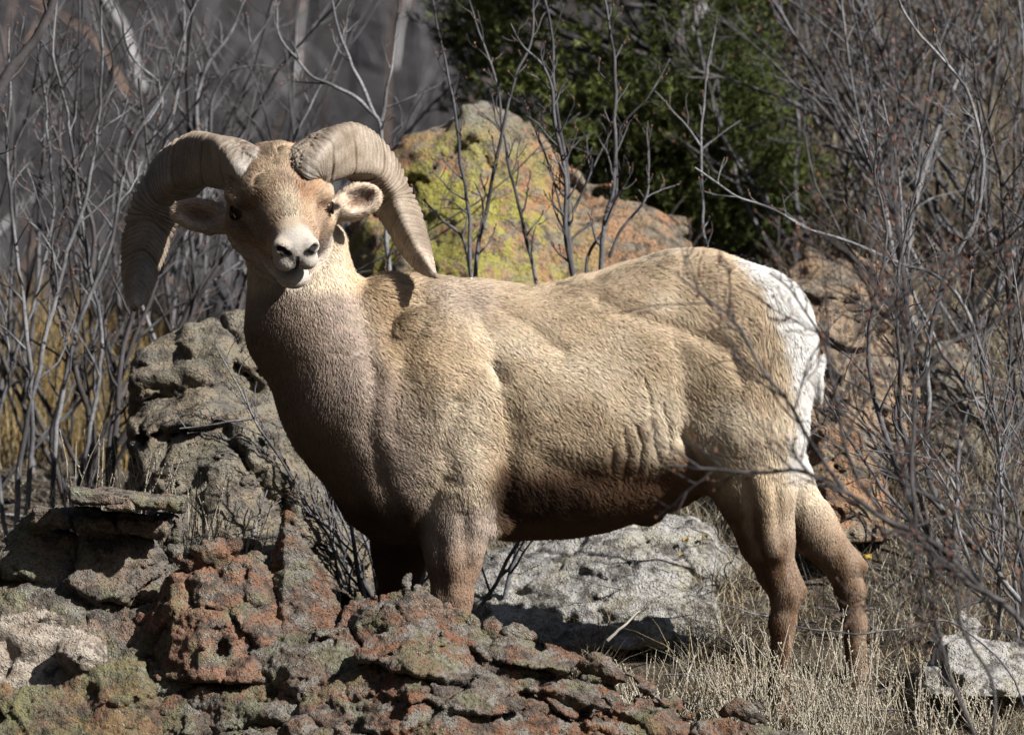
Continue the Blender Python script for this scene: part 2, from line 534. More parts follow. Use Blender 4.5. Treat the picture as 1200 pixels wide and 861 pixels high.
# coat colours (fur pigment with some body shade painted in, per point)
def C_(r, g, b): return np.array([r, g, b])
TAN = C_(.55, .42, .285); PALE = C_(.68, .57, .43); BROWN = C_(.17, .10, .06); DARK = C_(.055, .035, .025)
WHITE = C_(.72, .70, .67); GREYN = C_(.36, .285, .235); GOLD = C_(.54, .37, .21)
def lerp(a, b, t): return a + (b - a) * np.clip(t, 0, 1)[:, None]
def coat(p, n):
    X, Z = p[:, 0] * PXM + 600, 430.5 - p[:, 2] * PXM
    X, Z = to_px(p)
    j = fbm(p, 14, 3, 5); j2 = fbm(p, 45, 2, 8)
    Xn, Zn = X + j * 14, Z + j * 14
    c = np.tile(TAN, (len(p), 1))
    c = lerp(c, PALE, 0.75 * ss(-.15, .35, fbm(p, 6, 3, 3)) + .1)
    c = lerp(c, GOLD, 0.6 * np.exp(-(seg_dist(Xn, Zn, [(440, 350), (450, 400), (470, 420)]) / 38) ** 2))
    # greyer neck and brisket
    neck = ss(452, 415, Xn - (Zn - 380) * 0.30) * ss(330, 350, Z)
    c = lerp(c, GREYN, neck)
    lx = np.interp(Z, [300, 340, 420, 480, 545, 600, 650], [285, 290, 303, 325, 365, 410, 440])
    c = lerp(c, C_(.17, .115, .08), .88 * ss(105, 15, X - lx + j * 18) * ss(340, 400, Z) * ss(700, 640, Z))  # dark chest-front fur, with the shade of its left side painted in
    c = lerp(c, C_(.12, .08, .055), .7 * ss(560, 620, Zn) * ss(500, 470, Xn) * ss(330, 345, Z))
    c = lerp(c, C_(.40, .33, .29), .6 * np.exp(-(seg_dist(Xn, Zn, [(520, 345), (560, 352)]) / 22) ** 2))
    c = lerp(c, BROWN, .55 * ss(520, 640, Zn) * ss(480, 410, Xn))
    c = lerp(c, C_(.37, .29, .235), .6 * np.exp(-(seg_dist(Xn, Zn, [(465, 470), (480, 520)]) / 40) ** 2))
    # belly band: brown fur plus painted underside shade, very dark behind the elbow
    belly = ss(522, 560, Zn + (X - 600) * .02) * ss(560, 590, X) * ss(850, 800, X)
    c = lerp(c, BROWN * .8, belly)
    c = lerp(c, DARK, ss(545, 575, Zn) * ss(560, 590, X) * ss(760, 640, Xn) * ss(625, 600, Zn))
    # haunch, legs
    legs = ss(560, 650, Zn)
    c = lerp(c, C_(.21, .145, .10), legs * ss(800, 830, X))
    c = lerp(c, BROWN, ss(820, 790, X - (Z - 520) * .55) * ss(500, 540, Z) * ss(780, 800, X))
    c = lerp(c, BROWN * .95, .75 * ss(600, 700, Zn) * ss(840, 870, X))
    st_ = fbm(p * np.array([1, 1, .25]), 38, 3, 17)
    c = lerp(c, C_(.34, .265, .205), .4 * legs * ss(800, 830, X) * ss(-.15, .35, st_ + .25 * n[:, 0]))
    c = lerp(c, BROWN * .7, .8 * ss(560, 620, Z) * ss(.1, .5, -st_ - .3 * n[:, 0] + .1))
    fl = (X < 580) & (Z > 575)
    c = np.where(fl[:, None], lerp(c, lerp(np.tile(C_(.42, .34, .28), (len(p), 1)), np.tile(C_(.26, .175, .125), (len(p), 1)), ss(620, 670, Zn)), ss(575, 605, Zn) * ss(480, 500, X)), c)
    c = lerp(c, DARK, .9 * ss(-.14, -.04, p[:, 1]) * ss(560, 590, Z) * ss(520, 505, X))  # shade on the far foreleg, painted into its colour
    c = lerp(c, DARK * 1.3, .85 * ss(575, 610, Zn) * ss(503, 488, X))  # forelegs' left side darkened as painted shade
    # white rump
    edge = curve([280, 300, 350, 400, 450, 500, 540, 600], [846, 857, 897, 917, 929, 930, 920, 930], np.clip(Z, 281, 599))
    w = ss(-10, 10, X + j2 * 8 - edge) * ss(575, 535, Z) * ss(285, 295, Z)
    c = lerp(c, WHITE, w)
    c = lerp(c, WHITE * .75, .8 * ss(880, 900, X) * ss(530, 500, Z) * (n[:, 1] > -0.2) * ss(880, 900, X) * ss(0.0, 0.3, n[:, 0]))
    # head
    h = head_local(p); a, b, f = h[:, 0], h[:, 1], h[:, 2]
    head = head_mask(p)
    hc = np.tile(C_(.29, .205, .145), (len(p), 1))
    hc = lerp(hc, C_(.42, .31, .21), .7 * ss(.0, .4, fbm(p, 30, 2, 6)) )
    hc = lerp(hc, C_(.26, .15, .08), .8 * np.exp(-((f - 38 + j * 6) / 16) ** 2) * np.exp(-((np.abs(a) - 24) / 14) ** 2))
    hc = lerp(hc, C_(.24, .12, .06), .75 * np.exp(-((b - 34) / 9) ** 2) * ss(10, 20, a) )
    hc = lerp(hc, C_(.42, .36, .28), .7 * ss(35, 80, f + j * 14) * ss(15, 5, np.abs(a + j2 * 4)) * ss(-6, 2, b))
    hc = lerp(hc, C_(.42, .36, .32), .8 * ss(-22, -40, b) * ss(20, 45, f))
    # dark brows, tear lines, mottled bridge
    hc = lerp(hc, C_(.13, .075, .045), .8 * np.exp(-((b - 8) / 6) ** 2) * np.exp(-((np.abs(a) - 44) / 10) ** 2) * ss(10, 25, f))
    hc = lerp(hc, C_(.12, .08, .055), .8 * np.exp(-((b + 8 + (f - 45) * .25) / 5) ** 2) * np.exp(-((f - 52) / 14) ** 2) * ss(22, 32, np.abs(a)))
    hc = lerp(hc, C_(.20, .15, .12), .8 * ss(.15, .45, fbm(p, 55, 2, 41)) * np.exp(-((f - 40) / 20) ** 2) * ss(30, 18, np.abs(a)) * ss(0, 8, b))
    mz = ss(101, 117, f + j2 * 5 - np.clip(-b - 10, 0, 30) * .0 + np.clip(b, 0, 20) * .2)
    hc = lerp(hc, C_(.43, .40, .365), mz)
    hc = lerp(hc, C_(.50, .465, .42), ss(-38, -46, b) * ss(70, 85, f))
    c = lerp(c, hc, head)
    # ears
    for (ec, R) in (EAR_L, EAR_R):
        q = ((p - ec) @ R.T) / px
        e = ss(46, 34, np.abs(q[:, 0])) * ss(30, 24, np.abs(q[:, 1])) * ss(22, 16, np.abs(q[:, 2])) * ss(-40, -26, q[:, 0])
        inner = ss(0.2, .5, (n @ R[2]))
        ec_ = lerp(np.tile(C_(.40, .27, .16), (len(p), 1)), C_(.55, .42, .33), inner)
        rim = ss(.55, .8, np.sqrt((q[:, 0] / 34) ** 2 + (q[:, 1] / 20) ** 2))
        ec_ = lerp(ec_, C_(.22, .14, .09), inner * ss(.75, .25, np.sqrt((q[:, 0] / 30) ** 2 + (q[:, 1] / 15) ** 2)) * .8)
        ec_ = lerp(ec_, C_(.56, .46, .35), rim * .6)
        c = lerp(c, ec_, e)
    return np.clip(c * (1 + .10 * j2[:, None]), .01, .9)
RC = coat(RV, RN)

def unused(): pass
def bare(p):
    """1 where the skin shows: nostrils, philtrum, mouth slit"""
    h = head_local(p); a, b, f = h[:, 0], h[:, 1], h[:, 2]
    r = np.zeros(len(p))
    for sgn in (-1, 1):
        r = np.maximum(r, ss(1.35, 1.0, np.sqrt(((a - sgn * 13) / 6.2) ** 2 + ((b - 7) / 4.4) ** 2)) * (f > 118))
        r = np.maximum(r, ss(1.3, 1.0, np.sqrt(((a - sgn * 18.5) / 6) ** 2 + ((b - 11) / 2.8) ** 2)) * (f > 114))
        r = np.maximum(r, ss(1.25, 1.0, np.sqrt(((a - sgn * 56) / 16) ** 2 + ((b + 3) / 8) ** 2 + ((f - 33) / 12.5) ** 2)))
    r = np.maximum(r, ss(3.6, 1.6, np.abs(a)) * (b < 6) * (b > -24) * (f > 118))
    mb = -22.0 + 3.5 * (a / 23) ** 2 + 1.2 * a / 23
    r = np.maximum(r, ss(4.6, 3.0, np.abs(b - mb)) * (np.abs(a) < 23) * (f > 94))
    return r
RB = bare(RV)
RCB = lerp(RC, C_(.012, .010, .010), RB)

def coat_mat(name, hair):
    m = NT(name)
    at = m.new("ShaderNodeAttribute", attribute_name="Col")
    if hair:
        n = m.new("ShaderNodeAttribute", attribute_name="surfN")
        geo = m.new("ShaderNodeNewGeometry")
        mx = m.new("ShaderNodeVectorMath", operation='ADD')
        sc = m.new("ShaderNodeVectorMath", operation='SCALE'); sc.inputs["Scale"].default_value = 0.35
        m.l(geo.outputs["Normal"], sc.inputs[0]); m.l(n.outputs["Vector"], mx.inputs[0]); m.l(sc.outputs[0], mx.inputs[1])
        nm = m.new("ShaderNodeVectorMath", operation='NORMALIZE'); m.l(mx.outputs[0], nm.inputs[0])
        m.l(nm.outputs[0], m.b.inputs["Normal"])
        m.color(at.outputs["Color"]); m.rough(.8); m.b.inputs["Specular IOR Level"].default_value = .05
    else:
        v = m.mix(1.0, at.outputs["Color"], (.72, .70, .68), 'MULTIPLY')
        m.color(v); m.rough(.8)
        m.bump(m.noise(160, 3, .6), .5, .003)
    return m.m
MAT_SKIN = coat_mat("ram_skin", False); MAT_FUR = coat_mat("ram_fur", True)

ram_base = rp(720, 840, 0)
ram = empty("bighorn_ram", ram_base)
tag(ram, "tan bighorn ram with white rump and curled horns standing on the rocky slope", "bighorn ram")
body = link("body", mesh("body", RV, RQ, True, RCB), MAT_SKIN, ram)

def make_fur(V, Q, N, Cc, B, count, name, parent):
    # area-weighted points on the triangles
    T = np.concatenate([Q[:, [0, 1, 2]], Q[:, [0, 2, 3]]])
    ar = np.linalg.norm(np.cross(V[T[:, 1]] - V[T[:, 0]], V[T[:, 2]] - V[T[:, 0]]), axis=1)
    cen = V[T].mean(1); hl = head_local(cen)
    hd = head_mask(cen) > .5
    low = cen[:, 2] < -.52
    fw = np.where(N[T[:, 0], 1] < 0.35, 1.0, 0.45)
    w = ar * np.where(hd, 2.6, 1.0) * fw * np.where(low, 1.0, 1.0); cum = np.cumsum(w); cum /= cum[-1]
    r = np.random.default_rng(3)
    ti = np.searchsorted(cum, r.random(count)); ti = np.clip(ti, 0, len(T) - 1)
    u = r.random(count); v = r.random(count); s = u + v > 1; u[s] = 1 - u[s]; v[s] = 1 - v[s]
    w0 = 1 - u - v; t = T[ti]
    def ip(A): return A[t[:, 0]] * (w0 if A.ndim == 1 else w0[:, None]) + A[t[:, 1]] * (u if A.ndim == 1 else u[:, None]) + A[t[:, 2]] * (v if A.ndim == 1 else v[:, None])
    p = ip(V); n = ip(N); n /= np.linalg.norm(n, axis=1, keepdims=True); c = ip(Cc); b = ip(B)
    keep = b < .3
    p, n, c = p[keep], n[keep], c[keep]; m = len(p)
    X, Z = to_px(p); h = head_local(p)
    head = head_mask(p) > .5
    for (ec, Re) in (EAR_L, EAR_R):
        head |= np.linalg.norm((p - ec), axis=1) < 44 * px
    mzl = head & (h[:, 2] > 92)
    flow = np.tile(np.array([0.75, 0, -.62]), (m, 1))
    neck = ss(450, 400, X) * (Z > 300)
    flow = flow * (1 - neck[:, None]) + np.array([.22, 0, -1.0]) * neck[:, None]
    lg = ss(540, 620, Z) * (1 - ss(560, 600, X) * ss(830, 780, X))
    flow = flow * (1 - lg[:, None]) + np.array([.12, 0, -1.0]) * lg[:, None]
    rump = ss(860, 900, X) * ss(600, 560, Z)
    flow = flow * (1 - rump[:, None]) + np.array([.25, .1, -.9]) * rump[:, None]
    flow[head] = -hf * .9 + hr * (h[head, 0] / 70)[:, None]
    flow += .30 * np.stack([vn(p * 20, 1), vn(p * 20, 2), vn(p * 20, 3)], 1)
    flow += .18 * np.stack([vn(p * 55, 4), vn(p * 55, 5), vn(p * 55, 6)], 1)
    tdir = flow - n * (flow * n).sum(1, keepdims=True)
    tdir /= np.linalg.norm(tdir, axis=1, keepdims=True) + 1e-9
    L = np.full(m, .018)
    L = L * (1 - .55 * lg); L = L * (1 - .25 * neck)
    L = L * (1 + .10 * rump)
    L = np.where(head, .012, L); L = np.where(mzl, .0035, L)
    L = L * np.where((X > 425) & (X < 500) & (Z < 390) & ~head, 1.6, 1)
    tuft = np.exp(-(np.hypot(X - 578, Z - 615) / 16) ** 2); L = L * (1 + 1.0 * tuft)
    L = L * (.65 + .6 * r.random(m)) * (1 + .3 * vn(p * 38, 7))
    lift = np.where(head, .34, .24)[:, None] + .08 * r.standard_normal((m, 1)) + .06 * vn(p * 30, 9)[:, None]
    jit = .10 * r.standard_normal((m, 3))
    d0 = n * np.clip(lift + .25, .1, 1.2) + tdir + jit
    d1 = n * np.clip(lift - .15, -.02, 1) + tdir + jit * 1.3
    d0 /= np.linalg.norm(d0, axis=1, keepdims=True); d1 /= np.linalg.norm(d1, axis=1, keepdims=True)
    K = 4
    pos = np.zeros((m, K, 3), dtype=np.float32)
    pos[:, 0] = p - n * .001
    for k in range(1, K):
        f = k / (K - 1)
        pos[:, k] = pos[:, k - 1] + (d0 * (1 - f) + d1 * f) * (L / (K - 1))[:, None]
    rad = np.zeros((m, K), dtype=np.float32)
    base = np.where(head, .00048, .00052)
    for k in range(K): rad[:, k] = base * (1.0, .95, .7, .12)[k]
    c = c * (1 + np.where(head, .34, .17)[:, None] * r.standard_normal((m, 1)).clip(-1.6, 1.8)) * (1 + .06 * r.standard_normal((m, 3)).clip(-1, 1))
    c = np.clip(c, .008, .92)
    hc = bpy.data.hair_curves.new(name)
    hc.add_curves([K] * m)
    hc.attributes["position"].data.foreach_set("vector", pos.ravel())
    ra = hc.attributes.get("radius") or hc.attributes.new("radius", 'FLOAT', 'POINT')
    ra.data.foreach_set("value", rad.ravel())
    ca = hc.attributes.new("Col", 'FLOAT_COLOR', 'CURVE')
    c4 = np.ones((m, 4), dtype=np.float32); c4[:, :3] = c
    ca.data.foreach_set("color", c4.ravel())
    na = hc.attributes.new("surfN", 'FLOAT_VECTOR', 'CURVE')
    na.data.foreach_set("vector", n.astype(np.float32).ravel())
    return link(name, hc, MAT_FUR, parent)
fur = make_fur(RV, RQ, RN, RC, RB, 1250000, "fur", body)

# eyes
def sphere(c, r, seg=24, ring=16, R=None):
    th = np.linspace(0, np.pi, ring + 1); ph = np.linspace(0, 2 * np.pi, seg, endpoint=False)
    V = np.array([[np.sin(t) * np.cos(f), np.sin(t) * np.sin(f), np.cos(t)] for t in th for f in ph])
    V = V * np.array(r)
    if R is not None: V = V @ np.array(R)
    V = V + c; Q = []
    for i in range(ring):
        for j in range(seg):
            Q.append([i * seg + j, (i + 1) * seg + j, (i + 1) * seg + (j + 1) % seg, i * seg + (j + 1) % seg])
    return V, np.array(Q)
m = NT("eye_wet"); m.color((.018, .011, .006)); m.rough(.25); m.b.inputs["Specular IOR Level"].default_value = .15; MAT_EYE = m.m
m = NT("eyelid_skin"); m.color((.016, .011, .008)); m.rough(.95); m.b.inputs["Specular IOR Level"].default_value = .0; MAT_LID = m.m
for sgn in (-1, 1):
    V, Q = sphere(hp(sgn * 51.5, -3, 33), np.array([8.6, 8.6, 8.6]) * px)
    eye = link("eye", mesh("eye", V, Q), MAT_EYE, ram)
    # lids: a thick rim bent round the eyeball
    pts = []; rd = []
    for k in range(33):
        t = 2 * math.pi * k / 32
        w_ = 10.5 * math.cos(t); u_ = 4.7 * math.sin(t) * (1.0 if math.sin(t) > 0 else .85)
        s_ = 8.3 - (w_ ** 2 + u_ ** 2) * .028
        pts.append(hp(sgn * (51.5 + s_), -3 + u_, 33 + w_)); rd.append(1.15 * px)
    V, Q = None, None
    EYE_LIDS = (pts, rd)
    globals().setdefault("LIDS", []).append((pts, rd, eye))

# tubes along polylines
def tubes(items, sides=6, closed=False):
    """items: list of (pts (n,3), radii (n)); returns V, quads"""
    Vs, Qs = [], []; off = 0
    ang = np.linspace(0, 2 * np.pi, sides, endpoint=False); ca, sa = np.cos(ang), np.sin(ang)
    for pts, rad in items:
        pts = np.asarray(pts, float); rad = np.asarray(rad, float); n = len(pts)
        t = np.gradient(pts, axis=0); t /= np.linalg.norm(t, axis=1, keepdims=True) + 1e-12
        mean = t.mean(0)
        ref = np.array([0, 0, 1.0]) if abs(mean[2]) < .6 * np.linalg.norm(mean) + 1e-9 else np.array([0.3, 1.0, 0])
        a = np.cross(t, ref); a /= np.linalg.norm(a, axis=1, keepdims=True) + 1e-12
        b = np.cross(t, a)
        V = pts[:, None, :] + rad[:, None, None] * (a[:, None, :] * ca[None, :, None] + b[:, None, :] * sa[None, :, None])
        Vs.append(V.reshape(-1, 3))
        i = np.arange(n - 1)[:, None] * sides; j = np.arange(sides)[None, :]; j2 = (j + 1) % sides
        Q = np.stack([i + j, i + sides + j, i + sides + j2, i + j2], -1).reshape(-1, 4) + off
        Qs.append(Q); off += n * sides
    return np.concatenate(Vs), np.concatenate(Qs)
for pts, rd, eye in LIDS:
    V, Q = tubes([(pts, rd)], 8)
    link("eyelid", mesh("eyelid", V, Q), MAT_LID, eye)

# hooves
m = NT("hoof_keratin"); m.color((.035, .028, .022)); m.rough(.5); MAT_HOOF = m.m
def hoof(x, y, d):
    V, Q = [], []
    for s in (-1, 1):
        rings = [(0, 15, 10), (8, 17, 11), (20, 21, 12), (28, 23, 13), (30, 20, 11)]
        off = len(V)
        for (dy, rx, ry) in rings:
            for k in range(12):
                t = 2 * math.pi * k / 12
                V.append(rp(x - 6 - dy * .35 + rx * math.cos(t) * (1 if math.cos(t) < 0 else .8), y - 12 + dy, d + s * 10 + ry * .8 * math.sin(t)))
        for i in range(4):
            for k in range(12):
                Q.append([off + i * 12 + k, off + (i + 1) * 12 + k, off + (i + 1) * 12 + (k + 1) % 12, off + i * 12 + (k + 1) % 12])
    link("hoof", mesh("hoof", np.array(V), np.array(Q)), MAT_HOOF, ram)
hoof(526, 838, -112); hoof(464, 838, 2); hoof(912, 842, -28); hoof(1004, 834, 98)

# horns
def horn_mat(name):
    m = NT(name)
    at = m.new("ShaderNodeAttribute", attribute_name="Col")
    n1 = m.noise(60, 5, .65); n2 = m.noise(240, 3, .6)
    c = m.mix(m.ramp(n1, [(.35, 0.0), (.7, 1.0)]), at.outputs["Color"], (.20, .16, .12))
    c = m.mix(m.ramp(n2, [(.40, .55), (.55, 0.0)]), c, (.13, .09, .06))
    m.color(c); m.rough(.55); m.b.inputs["Specular IOR Level"].default_value = .35
    m.bump(m.math('ADD', n1, n2), .35, .003)
    return m.m
MAT_HORN = horn_mat("horn_keratin")
def horn(ctrl, seed, sgn):
    ctrl = np.array(ctrl, float)           # x, y, d, radius
    pts = np.array([rp(c[0], c[1], c[2]) for c in ctrl]); rad = ctrl[:, 3] * px
    tt = np.arange(len(ctrl)); NR, NS = 620, 84
    t = np.linspace(0, len(ctrl) - 1, NR)
    C = np.stack([curve(tt, pts[:, i], t) for i in range(3)], 1); R = curve(tt, rad, t)
    ds = np.r_[0, np.cumsum(np.linalg.norm(np.diff(C, axis=0), axis=1))]
    T = np.gradient(C, axis=0); T /= np.linalg.norm(T, axis=1, keepdims=True)
    centre = C[int(NR * .55)] * .5 + C[-1] * .25 + C[0] * .25
    outw = C - centre; outw -= T * (outw * T).sum(1, keepdims=True); outw /= np.linalg.norm(outw, axis=1, keepdims=True)
    for _ in range(40): outw[1:-1] = (outw[:-2] + outw[2:] + outw[1:-1]) / 3
    outw -= T * (outw * T).sum(1, keepdims=True); outw /= np.linalg.norm(outw, axis=1, keepdims=True)
    B = np.cross(T, outw)
    flip = np.sign((B @ np.array([0, -1.0, 0])).mean()); B *= flip          # B faces the camera side
    a = np.linspace(0, 2 * np.pi, NS, endpoint=False)
    # rounded triangle: corners at 42, 150, 262 degrees
    cs = []
    cor = np.radians([38, 150, 268])
    rr = np.ones(NS) * .0
    for k in range(NS):
        d = np.abs((a[k] - cor + np.pi) % (2 * np.pi) - np.pi)
        rr[k] = .82 + .26 * np.exp(-(d.min() / .42) ** 2)
    tw = np.radians(42) * ss(.45, .0, ds / ds[-1])[:, None]
    u, v = rr[None, :] * np.cos(a[None, :] + tw), rr[None, :] * np.sin(a[None, :] + tw)     # u along outward, v towards camera
    # corner 38deg: outward+camera ; 150: inward+camera ; 268: away
    s = ds[:, None]; A = a[None, :]
    P0 = C[:, None, :] + R[:, None, None] * (outw[:, None, :] * u[..., None] + B[:, None, :] * v[..., None])
    flat = P0.reshape(-1, 3)
    w1 = (.0035 * vn(flat * 18, seed)).reshape(NR, NS)
    sw = s + w1 + .006 * np.cos(A - .7)
    # ring spacing: fine near the base, bold corrugations after a third of the length
    fr = s / ds[-1]
    ph1 = 2 * np.pi * (sw / .0145) + 3.6 * vn(np.stack([ds * 30, ds * 0, ds * 0], 1), seed)[:, None]
    ph2 = 2 * np.pi * sw / .0042
    bold = ss(.15, .45, fr) * ss(1.0, .9, fr)
    amp = R[:, None] * (.046 * bold * (.6 + .6 * np.clip(np.cos(A - .3), -.3, 1)) + .004)
    saw = (np.sin(ph1) + .35 * np.sin(2 * ph1 + .6))
    disp = amp * saw + .0004 * np.sin(ph2) * ss(1, .85, fr)
    # growth-ring grooves
    for g in (.10, .24, .40, .55, .68, .79, .88):
        disp -= R[:, None] * .09 * np.exp(-((sw / ds[-1] - g) / .006) ** 2)
    disp += R[:, None] * .05 * fbm(flat, 22, 3, seed + 5).reshape(NR, NS)
    # weathered, cracked front keel near the base
    keel = np.exp(-((A - np.radians(-15)) % (2 * np.pi)) ** 2 / .5) + np.exp(-((np.radians(-15) - A) % (2 * np.pi)) ** 2 / .5)
    keelw = keel * ss(.5, .25, fr)
    crack = 1 - 3.2 * np.abs(fbm(np.stack([((s + .02 * np.sin(A * 1.5)) * np.ones_like(A)).ravel() * 150, (A * np.ones_like(s)).ravel() * 1.3, flat[:, 0] * 0], 1), 1, 2, seed + 8)).reshape(NR, NS)
    disp -= keelw * .0055 * ss(.15, .45, crack)
    tip = ss(.985, 1.0, fr)
    V = P0 + disp[:, :, None] * (outw[:, None, :] * np.cos(A + tw)[..., None] + B[:, None, :] * np.sin(A + tw)[..., None])
    V = V.reshape(-1, 3)
    i = np.arange(NR - 1)[:, None] * NS; j = np.arange(NS)[None, :]; j2 = (j + 1) % NS
    Q = np.stack([i + j, i + j2, i + NS + j2, i + NS + j], -1).reshape(-1, 4)
    if flip < 0: Q = Q[:, ::-1]
    cap = np.array([[(NR - 1) * NS + k for k in range(NS)]])
    col = np.tile(C_(.27, .22, .17), (len(V), 1))
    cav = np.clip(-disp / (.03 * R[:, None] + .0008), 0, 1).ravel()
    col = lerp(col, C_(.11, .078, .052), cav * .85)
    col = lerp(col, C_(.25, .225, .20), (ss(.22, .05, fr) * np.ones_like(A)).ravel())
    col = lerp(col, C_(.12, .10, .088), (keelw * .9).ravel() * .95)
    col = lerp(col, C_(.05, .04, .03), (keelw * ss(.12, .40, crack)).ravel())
    col = lerp(col, C_(.40, .40, .40), ((ss(.045, .02, fr)) * (.6 + .4 * np.clip(crack, -1, 1))).ravel())
    col = lerp(col, C_(.60, .50, .40), (ss(.78, .93, fr) * np.ones_like(A)).ravel() * .7)
    col = lerp(col, C_(.10, .07, .05), (ss(.982, .992, fr) * np.ones_like(A)).ravel())
    stn = fbm(flat, 16, 4, seed + 31)
    col = lerp(col, C_(.10, .075, .055), .7 * ss(.05, .4, stn)); col = lerp(col, C_(.40, .35, .28), .5 * ss(.05, .4, -stn))
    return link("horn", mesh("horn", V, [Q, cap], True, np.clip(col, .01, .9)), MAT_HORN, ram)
horn([(302, 208, -146, 27), (291, 196, -142, 31), (268, 188, -92, 33), (232, 191, -34, 33.5), (199, 217, 10, 32), (178, 256, 22, 30),
      (168, 298, 2, 25), (162, 334, -30, 17), (158, 357, -58, 7), (157, 364, -66, 2)], 1, -1)
horn([(350, 204, -158, 26), (362, 190, -154, 31), (392, 176, -112, 33), (424, 185, -74, 31), (448, 212, -50, 28), (466, 244, -48, 24),
      (481, 278, -80, 19.5), (494, 304, -112, 13.5), (505, 319, -134, 6.5), (511, 325, -142, 2)], 2, 1)
# ------------------------------------------------------------------ the ground
def ground_z(X, Y):
    X = np.asarray(X, float); Y = np.asarray(Y, float)
    r = ss(-.35, .75, X - .12 * np.clip(Y, 0, 4)) * (1 - ss(8.5, 15, Y))
    near = np.where(Y < 0, .30 * np.maximum(Y, -6), 0) + .85 * np.clip(-17 - Y, 0, 80)     # unseen slope behind the camera, added to block sky fill
    near = near + 2.2 * np.clip(-X - 8.5, 0, 30) + .15 * np.clip(X - 9, 0, 80)  # unseen steep left wall and low right rise, added to cut sky light
    right = np.where(Y > 0, .46 * Y, 0) - .34 * np.clip(Y - 5.5, 0, 8) + .15 * np.clip(Y - 14, 0, 400)
    left = .24 * np.clip(Y, 0, 4) - .30 * np.clip(Y - 4, 0, 8) + .52 * np.clip(Y - 12, 0, 400)
    z = -.845 + near + left * (1 - r) + right * r
    p = np.stack([X.ravel(), Y.ravel(), 0 * X.ravel()], 1)
    n = .05 * fbm(p, .9, 3, 21) * np.clip(1 + np.abs(Y.ravel()) * .2, 1, 8) + .012 * fbm(p, 9, 3, 22)
    flatten = 1 - .7 * np.exp(-(np.hypot(X.ravel() - .3, Y.ravel()) / .7) ** 2)
    return z + (n * flatten).reshape(X.shape)
def axis_pts(lo, hi, step, far, grow=1.16):
    a = list(np.arange(lo, hi, step)); s = step
    while a[-1] < far[1]: s *= grow; a.append(a[-1] + s)
    s = step
    while a[0] > far[0]: s *= grow; a.insert(0, a[0] - s)
    return np.array(a)
gx = axis_pts(-2.6, 2.8, .022, (-160, 160)); gy = axis_pts(-1.6, 5.2, .026, (-110, 260))
GX, GY = np.meshgrid(gx, gy, indexing='ij'); GZ = ground_z(GX, GY)
GV = np.stack([GX, GY, GZ], -1).reshape(-1, 3)
_i = np.arange(len(gx) - 1)[:, None] * len(gy) + np.arange(len(gy) - 1)[None, :]
GQ = np.stack([_i, _i + len(gy), _i + len(gy) + 1, _i + 1], -1).reshape(-1, 4)
m = NT("hill_soil")
c = m.mix(m.ramp(m.noise(3.0, 6, .65), [(.35, 0.0), (.65, 1.0)]), (.075, .056, .04), (.15, .118, .082))
c = m.mix(m.ramp(m.noise(45, 4, .7), [(.42, .75), (.58, 0.0)]), c, (.035, .028, .022))
c = m.mix(m.ramp(m.noise(120, 3, .6), [(.60, 0.0), (.68, .8)]), c, (.22, .185, .135))
g_ = m.new("ShaderNodeNewGeometry"); d_ = m.new("ShaderNodeVectorMath", operation='LENGTH'); m.l(g_.outputs["Position"], d_.inputs[0])
sx_ = m.new("ShaderNodeSeparateXYZ"); m.l(g_.outputs["Position"], sx_.inputs[0]); gt_ = m.math('GREATER_THAN', sx_.outputs[1], 0.0)
mr_ = m.new("ShaderNodeMapRange"); m.l(d_.outputs["Value"], mr_.inputs[0]); mr_.inputs[1].default_value = 6.5; mr_.inputs[2].default_value = 10
c = m.mix(mr_.outputs[0], c, m.mix(gt_, m.mix(m.noise(.5, 6, .7), (.012, .012, .014), (.035, .033, .034)), m.mix(m.noise(.9, 6, .75), (.015, .0145, .017), (.048, .045, .047))))      # far slopes: dark brush ahead, unseen ground behind darkened to cut bounced light
m.color(c); m.bump(m.math('ADD', m.noise(40, 5, .7), m.noise(170, 3, .7)), .9, .02)
tag(link("hillside_ground", mesh("hillside_ground", GV, GQ), m.m), "dry brown stony soil rising behind the ram", "ground", kind="structure")

